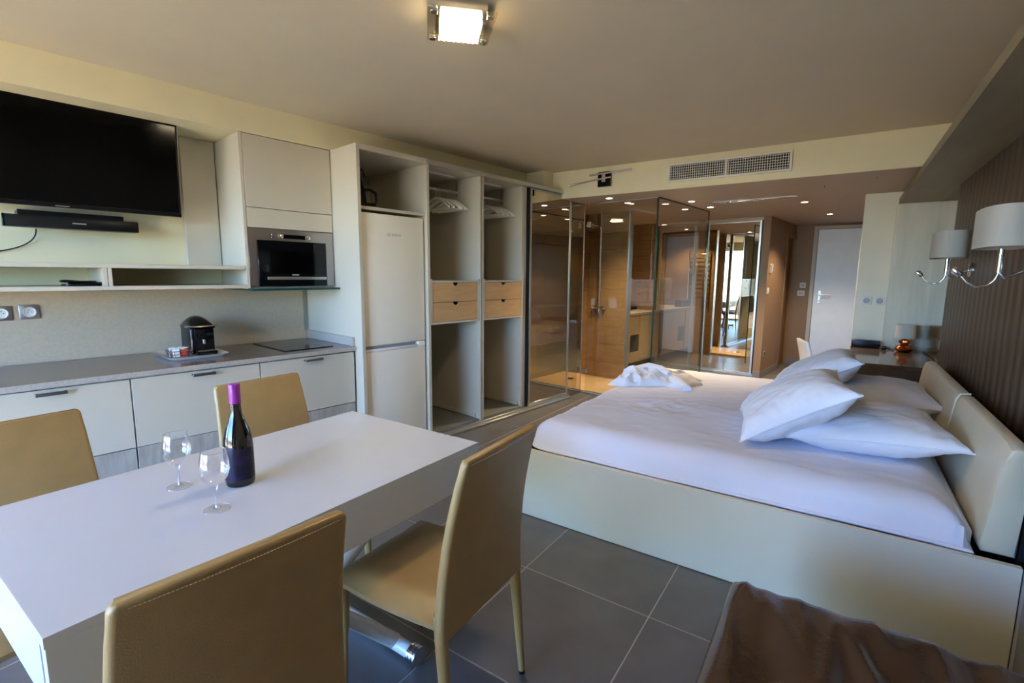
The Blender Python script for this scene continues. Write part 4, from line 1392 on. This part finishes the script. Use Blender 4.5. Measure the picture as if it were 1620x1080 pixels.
tube('cord', [(0.018, 0, 0.018), (0.035, -0.004, 0.006), (0.058, -0.02, 0.0045), (0.074, -0.045, 0.0045)], 0.004, 'black_plastic', pg, 8)
bb = thing('tissue_box', 'black rectangular box standing on the desk against the column', 'box', (0.228, 5.90, DZ + 0.0005))
box('box_body', -0.112, 0.118, -0.055, 0.035, 0.0, 0.072, 'black_plastic', bb, 0.004, 2)
box('box_slot', -0.06, 0.06, -0.020, 0.006, 0.0722, 0.0728, 'dark_gap', bb)

dc = chair_proto('white_gloss')
dc['label'] = 'white chair drawn up to the desk behind the pillows'
dc['category'] = 'chair'
dc.name = 'desk_chair'
dc.location = (-0.03, 5.05, 0)
dc.rotation_euler[2] = RX(16)
dc.scale = (0.95, 0.95, 0.92)

def wsock(x, z, lab):
    s = thing('wall_socket', lab, 'socket', (x, 5.9985, z))
    bm = bmesh.new()
    bx(bm, -0.042, 0.042, -0.009, 0.0, -0.042, 0.042, 0.003, 2)
    link('plate', bm, 'plastic_white', s, smooth=True)
    bm = bmesh.new()
    lathe_bm(bm, [(0.002, 0.0), (0.021, 0.0), (0.023, 0.004), (0.027, 0.004), (0.027, 0.0)], 24, cap1=False)
    bmesh.ops.rotate(bm, verts=bm.verts, matrix=Matrix.Rotation(PI / 2, 3, 'X'))
    bmesh.ops.translate(bm, verts=bm.verts, vec=(0, -0.0095, 0))
    link('insert', bm, 'plastic_grey', s, smooth=True)
wsock(0.205, 1.176, 'white wall socket on the column, nearer the entrance door')
wsock(0.310, 1.176, 'white wall socket on the column, nearer the wood panel')

# corridor fittings
def wall_ctrl(name, x, z, lab, cat, w, hgt, scr):
    s = thing(name, lab, cat, (x, YE - 0.001, z))
    box('plate', -w / 2, w / 2, -0.012, 0.0, -hgt / 2, hgt / 2, 'plastic_white', s, 0.003, 2)
    box('face', -w * scr, w * scr, -0.0145, -0.0122, -hgt * scr * 0.8, hgt * scr * 0.8, 'plastic_grey', s, 0.002, 1)
wall_ctrl('light_switch', -0.530, 1.275, 'white light switch above the thermostat beside the entrance door', 'switch', 0.085, 0.085, 0.28)
wall_ctrl('thermostat', -0.545, 1.150, 'white thermostat with grey display beside the entrance door', 'thermostat', 0.10, 0.085, 0.34)
ip = kthing('wall_intercom', 'slim white intercom handset on the corridor wall', 'intercom', -1.7895, 7.42, 1.51)
kbox('cradle', -1.7895, -1.772, 7.385, 7.455, 1.45, 1.58, 'plastic_white', ip, 0.004, 2)
kbox('handset', -1.7715, -1.752, 7.392, 7.418, 1.455, 1.575, 'plastic_white', ip, 0.005, 2)
sw = kthing('wall_switch', 'white switch on the corridor wall below the intercom', 'switch', -1.7895, 7.37, 1.21)
kbox('plate', -1.7895, -1.779, 7.33, 7.41, 1.165, 1.255, 'plastic_white', sw, 0.003, 1)
kbox('rocker', -1.7785, -1.772, 7.345, 7.395, 1.18, 1.24, 'plastic_white', sw, 0.002, 1)
so = kthing('floor_socket', 'grey wall socket low on the corridor wall', 'socket', -1.7895, 7.42, 0.33)
kbox('plate', -1.7895, -1.780, 7.38, 7.46, 0.29, 0.37, 'plastic_grey', so, 0.003, 1)
kbox('insert', -1.7795, -1.777, 7.395, 7.445, 0.305, 0.355, 'black_plastic', so, 0.002, 1)

# ------------------------------------------------------------------ mirrored closet at the far end
VM = 7.33
cl = kthing('closet_frame', 'pale surround of the mirrored closet at the far end', 'closet', -2.6, VM, 0)
kbox('head_rail', -3.40, -1.84, VM - 0.02, VM + 0.04, 2.17, ZL - 0.001, 'lacquer', cl, 0.002, 1)
kbox('jamb_gap', -1.905, -1.889, VM - 0.018, VM + 0.04, 0.05, 2.169, 'black_plastic', cl)
kbox('floor_track', -3.40, -1.89, VM - 0.02, VM + 0.04, 0.003, 0.03, 'alu', cl, 0.002, 1)
kbox('back_board', -3.40, -1.89, VM + 0.045, VM + 0.06, 0.003, 2.169, 'lacquer_inner', cl)
for (a, b, dv, lab) in ((-3.36, -2.80, 0.0, 'mirrored closet door beside the vanity'),
                        (-2.82, -2.60, 0.022, 'narrow mirrored closet door in the middle'),
                        (-2.63, -1.907, 0.0, 'wide mirrored closet door next to the corridor wall')):
    d = kthing('closet_door', lab, 'mirror door', (a + b) / 2, VM + dv, 0.03, 'mirrored closet doors')
    v0 = VM + dv
    kbox('mirror_sheet', a + 0.012, b - 0.012, v0 + 0.002, v0 + 0.008, 0.045, 2.155, 'mirror', d)
    kbox('stile', a, a + 0.026, v0 - 0.008, v0 + 0.0015, 0.031, 2.168, 'alu', d, 0.002, 1)
    kbox('stile', b - 0.026, b, v0 - 0.008, v0 + 0.0015, 0.031, 2.168, 'alu', d, 0.002, 1)
    kbox('rail', a + 0.027, b - 0.027, v0 - 0.008, v0 + 0.0015, 0.031, 0.05, 'alu', d, 0.002, 1)
    kbox('rail', a + 0.027, b - 0.027, v0 - 0.008, v0 + 0.0015, 2.150, 2.168, 'alu', d, 0.002, 1)

# ------------------------------------------------------------------ shower and vanity
VT = 5.70
tw = kthing('shower_wall', 'partition clad in horizontal wood-look tiles behind the shower', 'partition', -3.5, VT, 0)
tw['kind'] = 'structure'
del tw['category']
tw.name = 'wall_shower'
kbox('core', UW, -3.045, VT + 0.012, VT + 0.09, 0.003, ZL - 0.001, 'grout', tw)
zr = 0.003
row = 0
while zr < ZL - 0.02:
    z1 = min(zr + 0.245, ZL - 0.002)
    kbox('wall_tile', UW + 0.0105, -3.04, VT, VT + 0.0115, zr + 0.0015, z1 - 0.0015, 'wood_tile', tw, 0.001, 1)
    zr = z1
    row += 1
zr = 0.003
while zr < ZL - 0.02:
    z1 = min(zr + 0.245, ZL - 0.002)
    kbox('wall_tile', UW + 0.0105, -3.04, VT + 0.0905, VT + 0.10, zr + 0.0015, z1 - 0.0015, 'wood_tile', tw, 0.001, 1)
    zr = z1
kbox('corner_profile', -3.039, -3.02, VT - 0.004, VT + 0.09, 0.003, ZL - 0.001, 'alu', tw)
bw = kthing('wall_bathroom', 'left wall of the bathroom clad in wood-look tiles', None, UW, 6.0)
bw['kind'] = 'structure'
for va0, va1 in ((4.575, 5.695), (5.802, 7.325)):
    zr = 0.003
    while zr < ZL - 0.02:
        z1 = min(zr + 0.245, ZL - 0.002)
        kbox('wall_tile', UW + 0.0005, UW + 0.010, va0, va1, zr + 0.0015, z1 - 0.0015, 'wood_tile', bw, 0.001, 1)
        zr = z1
kstruct('wall_closet', 'wall closing the bathroom behind the mirrored closet', (UW, -1.886, 7.40, 7.48, 0, ZL), 'corridor_paint')
zr = 0.003
while zr < ZL - 0.02:
    z1 = min(zr + 0.245, ZL - 0.002)
    kbox('wall_tile', UW + 0.0105, -3.403, 7.325, 7.399, zr + 0.0015, z1 - 0.0015, 'wood_tile', bw, 0.001, 1)
    zr = z1
tr2 = kthing('shower_tray', 'beige flat shower tray inside the glass enclosure', 'shower tray', -2.7, 5.28, 0)
kbox('tray_slab', -3.938, -2.29, 4.885, VT - 0.002, 0.003, 0.032, 'tray_stone', tr2, 0.004, 2)
bm = bmesh.new()
lathe_bm(bm, [(0.045, 0.0322), (0.05, 0.034), (0.03, 0.0355)], 24, 0, 0.05)
link('drain', bm, 'chrome', tr2, smooth=True)
sg = kthing('shower_screen', 'clear glass shower enclosure reflecting the window', 'shower screen', -2.7, 4.87, 0)
kbox('front_pane', -3.10, -2.276, 4.865, 4.873, 0.034, 2.200, 'shower_glass', sg)
kbox('side_pane', -2.275, -2.267, 4.865, 6.32, 0.012, 2.200, 'shower_glass', sg)
kbox('top_profile', -3.10, -2.276, 4.860, 4.878, 2.2005, 2.2105, 'alu', sg)
kbox('side_profile', -2.279, -2.263, 4.879, 6.32, 2.2005, 2.2105, 'black_plastic', sg)
kbox('corner_post', -2.279, -2.263, 4.858, 4.8645, 0.034, 2.20, 'hood_glass', sg)
kbox('end_edge', -2.277, -2.265, 6.3205, 6.329, 0.012, 2.20, 'hood_glass', sg)
kbox('base_profile', -3.10, -2.276, 4.858, 4.880, 0.0325, 0.0338, 'alu', sg)
for z in (0.25, 1.95):
    kbox('hinge', -3.125, -3.08, 4.858, 4.880, z, z + 0.06, 'chrome', sg, 0.003, 1)
shb = kthing('shower_column', 'chrome shower bar with round head on the tiled partition', 'shower', -3.42, 5.66, 0.9)
tube('riser', [(0, 0.0, 0.0), (0, 0.0, 1.10), (0, -0.03, 1.14), (0, -0.20, 1.15)], 0.010, 'chrome', shb, 12)
bm = bmesh.new()
lathe_bm(bm, [(0.01, 1.145), (0.09, 1.135), (0.095, 1.125), (0.01, 1.122)], 28, 0, -0.20)
link('shower_head', bm, 'chrome', shb, smooth=True)
box('mixer', -0.10, 0.10, -0.03, 0.025, 0.06, 0.10, 'chrome', shb, 0.012, 3)

tr3 = kthing('towel_radiator', 'chrome ladder towel radiator behind the shower partition', 'towel radiator', -3.30, 5.86, 1.0)
for dx in (-0.16, 0.16):
    tube('upright', [(dx, 0, 0), (dx, 0, 0.85)], 0.012, 'chrome', tr3, 10)
    tube('wall_bracket', [(dx, 0, 0.7), (dx, -0.058, 0.7)], 0.008, 'chrome', tr3, 8)
for i in range(12):
    tube('rung', [(-0.16, 0, 0.05 + 0.068 * i), (0.16, 0, 0.05 + 0.068 * i)], 0.007, 'chrome', tr3, 8)

va = kthing('vanity_unit', 'tan bathroom vanity with stone top behind the shower', 'vanity', -3.6, 6.5, 0)
VU = -3.30
kbox('body', UW + 0.011, VU, 5.90, 7.29, 0.14, 0.835, 'vanity_wood', va, 0.002, 1)
kbox('stone_top', UW + 0.011, VU + 0.015, 5.895, 7.295, 0.8355, 0.868, 'worktop_edge', va, 0.002, 1)
kbox('plinth', UW + 0.011, VU - 0.06, 5.91, 7.28, 0.003, 0.1395, 'dark_gap', va)
kbox('niche', VU - 0.005, VU + 0.001, 6.35, 6.62, 0.30, 0.55, 'dark_gap', va)
for i in range(2):
    a = 5.93 + 0.62 * i
    kbox('door', VU + 0.0015, VU + 0.016, a if i == 0 else 6.64, (6.33 if i == 0 else 7.27), 0.17, 0.82, 'vanity_wood', va, 0.002, 1)
for i in range(3):
    d = kbox('drawer', -3.62, -3.60, 6.25, 6.95, 1.02 + 0.115 * i, 1.13 + 0.115 * i, 'vanity_wood', va, 0.002, 1)
    bm = bmesh.new()
    lathe_bm(bm, [(0.005, 0.0), (0.012, 0.012), (0.008, 0.02)], 14)
    bmesh.ops.rotate(bm, verts=bm.verts, matrix=Matrix.Rotation(PI / 2, 3, 'Y'))
    bmesh.ops.translate(bm, verts=bm.verts, vec=(-3.5995 + 3.6, 0.1, 1.075 + 0.115 * i))
    link('knob', bm, 'satin_metal', d, smooth=True)
kbox('drawer_case', UW + 0.011, -3.621, 6.24, 6.96, 1.01, 1.37, 'vanity_wood', va, 0.002, 1)
wt2 = kthing('toilet_bag', 'black toilet bag standing on the vanity top', 'bag', -3.42, 6.2, 0.8685)
bm = bmesh.new()
bx(bm, -0.07, 0.09, -0.18, 0.18, 0.0, 0.12, 0.03, 3)
link('bag_body', bm, 'black_plastic', wt2, smooth=True)
tube('zip', [(0.0, -0.15, 0.121), (0.0, 0.15, 0.121)], 0.004, 'satin_metal', wt2, 6)

# ------------------------------------------------------------------ air grille on the bulkhead
gr = thing('air_grille', 'white air conditioning grille with fine mesh on the bulkhead', 'air grille', (-0.935, YK, 2.352))
X0, X1, Z0, Z1 = -0.505, 0.505, -0.083, 0.083
for a in ((X0, X1, Z0, Z0 + 0.018), (X0, X1, Z1 - 0.018, Z1), (X0, X0 + 0.018, Z0 + 0.0181, Z1 - 0.0181), (X1 - 0.018, X1, Z0 + 0.0181, Z1 - 0.0181), (-0.009, 0.009, Z0 + 0.0181, Z1 - 0.0181)):
    box('frame', a[0], a[1], -0.020, -0.001, a[2], a[3], 'grille_white', gr, 0.002, 1)
box('backing', X0 + 0.018, X1 - 0.018, -0.0035, -0.001, Z0 + 0.018, Z1 - 0.018, 'dark_gap', gr)
gm = None
for half in (-1, 1):
    for i in range(25):
        x = half * (0.009 + 0.478 * (i + 0.5) / 25)
        if gm is None:
            s_ = box('vane', -0.0017, 0.0017, -0.016, -0.004, Z0 + 0.018, Z1 - 0.018, 'grille_white', gr)
            gm = s_.data
        else:
            s_ = bpy.data.objects.new('vane', gm)
            COL.objects.link(s_)
            s_.parent = gr
        s_.location[0] = x
hm = None
for i in range(6):
    z = Z0 + 0.018 + 0.130 * (i + 0.5) / 6 + 0.0
    if hm is None:
        s_ = box('cross_vane', X0 + 0.018, X1 - 0.018, -0.018, -0.0162, -0.0019, 0.0019, 'grille_white', gr)
        hm = s_.data
    else:
        s_ = bpy.data.objects.new('cross_vane', hm)
        COL.objects.link(s_)
        s_.parent = gr
    s_.location[2] = z

# reading light with two rods on the bulkhead
rl = thing('rod_lamp', 'black square wall lamp with two chrome rods on the bulkhead', 'wall lamp', (-2.075, YK, 2.362))
box('box_plate', -0.068, 0.068, -0.035, -0.001, -0.072, 0.072, 'black_gloss', rl, 0.002, 1)
tube('rod', [(-0.15, -0.055, 0.045), (0.295, -0.055, 0.058)], 0.010, 'chrome', rl, 10)
tube('rod', [(-0.385, -0.05, -0.03), (0.075, -0.05, 0.01)], 0.010, 'chrome', rl, 10)
box('bracket', -0.02, 0.02, -0.05, -0.0352, -0.03, 0.06, 'chrome', rl, 0.002, 1)

# ------------------------------------------------------------------ ceiling lamp
cpx, cpy = -1.425, 1.70
cp = thing('ceiling_lamp', 'square glass ceiling lamp glowing on a chrome base', 'ceiling lamp', (cpx, cpy, ZC), RX(45))
box('base', -0.105, 0.105, -0.105, 0.105, -0.045, -0.0005, 'chrome', cp, 0.003, 1)
box('glass_plate', -0.138, 0.138, -0.138, 0.138, -0.0575, -0.051, 'lamp_glass', cp, 0.002, 1)
df = box('diffuser', -0.084, 0.084, -0.084, 0.084, -0.080, -0.0585, 'lamp_glow', cp, 0.006, 2)
for sx, sy in ((-1, -1), (1, -1), (1, 1), (-1, 1)):
    box('clip', sx * 0.112 - 0.014, sx * 0.112 + 0.014, sy * 0.112 - 0.014, sy * 0.112 + 0.014, -0.066, -0.0585, 'chrome', cp, 0.002, 1)
for k in range(9):
    x = -0.085 + 0.17 * k / 8
    box('rib', x - 0.004, x + 0.004, 0.0845, 0.090, -0.080, -0.060, 'lamp_glass', cp)
ld = bpy.data.lights.new('ceiling_lamp_light', 'AREA')
ld.shape = 'SQUARE'
ld.size = 0.2
ld.energy = 2.5
ld.color = (1.0, 0.78, 0.50)
lo = bpy.data.objects.new('ceiling_lamp_light', ld)
COL.objects.link(lo)
lo.location = (cpx, cpy, ZC - 0.09)

# recessed spots in the lowered ceiling
spots = [(-2.11, 4.925, 'recessed ceiling spotlight nearest the rod lamp'),
         (-2.06, 5.33, 'recessed ceiling spotlight above the shower tray'),
         (-1.438, 5.589, 'recessed ceiling spotlight just outside the shower glass'),
         (-1.363, 6.15, 'recessed ceiling spotlight farther back outside the shower glass'),
         (-0.419, 6.257, 'recessed ceiling spotlight in front of the corridor'),
         (-0.215, 7.58, 'recessed ceiling spotlight nearest the entrance door'),
         (-2.6, 6.6, 'recessed ceiling spotlight above the vanity')]
for x, y, lab in spots:
    s = thing('ceiling_spot', lab, 'spotlight', (x, y, ZL), 0, 'recessed spotlights in the lowered ceiling')
    bm = bmesh.new()
    lathe_bm(bm, [(0.042, -0.0005), (0.041, -0.006), (0.032, -0.007), (0.032, -0.0005)], 28, cap0=False, cap1=False)
    link('trim_ring', bm, 'grille_white', s, smooth=True)
    bm = bmesh.new()
    lathe_bm(bm, [(0.0315, -0.001), (0.0315, -0.004)], 24)
    link('bulb_face', bm, 'spot_glow', s)
    sd = bpy.data.lights.new('spot_light', 'SPOT')
    sd.energy = 40
    sd.color = (1.0, 0.76, 0.50)
    sd.spot_size = RX(120)
    sd.spot_blend = 0.6
    sd.shadow_soft_size = 0.03
    so_ = bpy.data.objects.new('spot_light', sd)
    COL.objects.link(so_)
    so_.location = (x, y, ZL - 0.012)

# slim track on the lowered ceiling
tk = thing('ceiling_track', 'slim chrome track fitting on the lowered ceiling', 'track', (-0.845, 5.705, ZL))
box('track_bar', -0.40, 0.40, -0.018, 0.018, -0.022, -0.0005, 'chrome', tk, 0.003, 1)
for x in (-0.30, -0.18, 0.02):
    box('clip', x - 0.03, x + 0.03, -0.026, 0.026, -0.030, -0.0222, 'plastic_white', tk, 0.003, 1)
for x, y in ((-0.21, 5.30), (0.158, 5.044)):
    s = thing('ceiling_slot', 'short slot seam in the lowered ceiling %s' % ('nearer the track' if x < 0 else 'nearer the canopy'), 'slot', (x, y, ZL))
    box('slot_strip', -0.006, 0.006, -0.06, 0.06, -0.004, -0.0005, 'lowceil_paint', s)
    box('slot_groove', -0.002, 0.002, -0.055, 0.055, -0.0046, -0.0041, 'dark_gap', s)
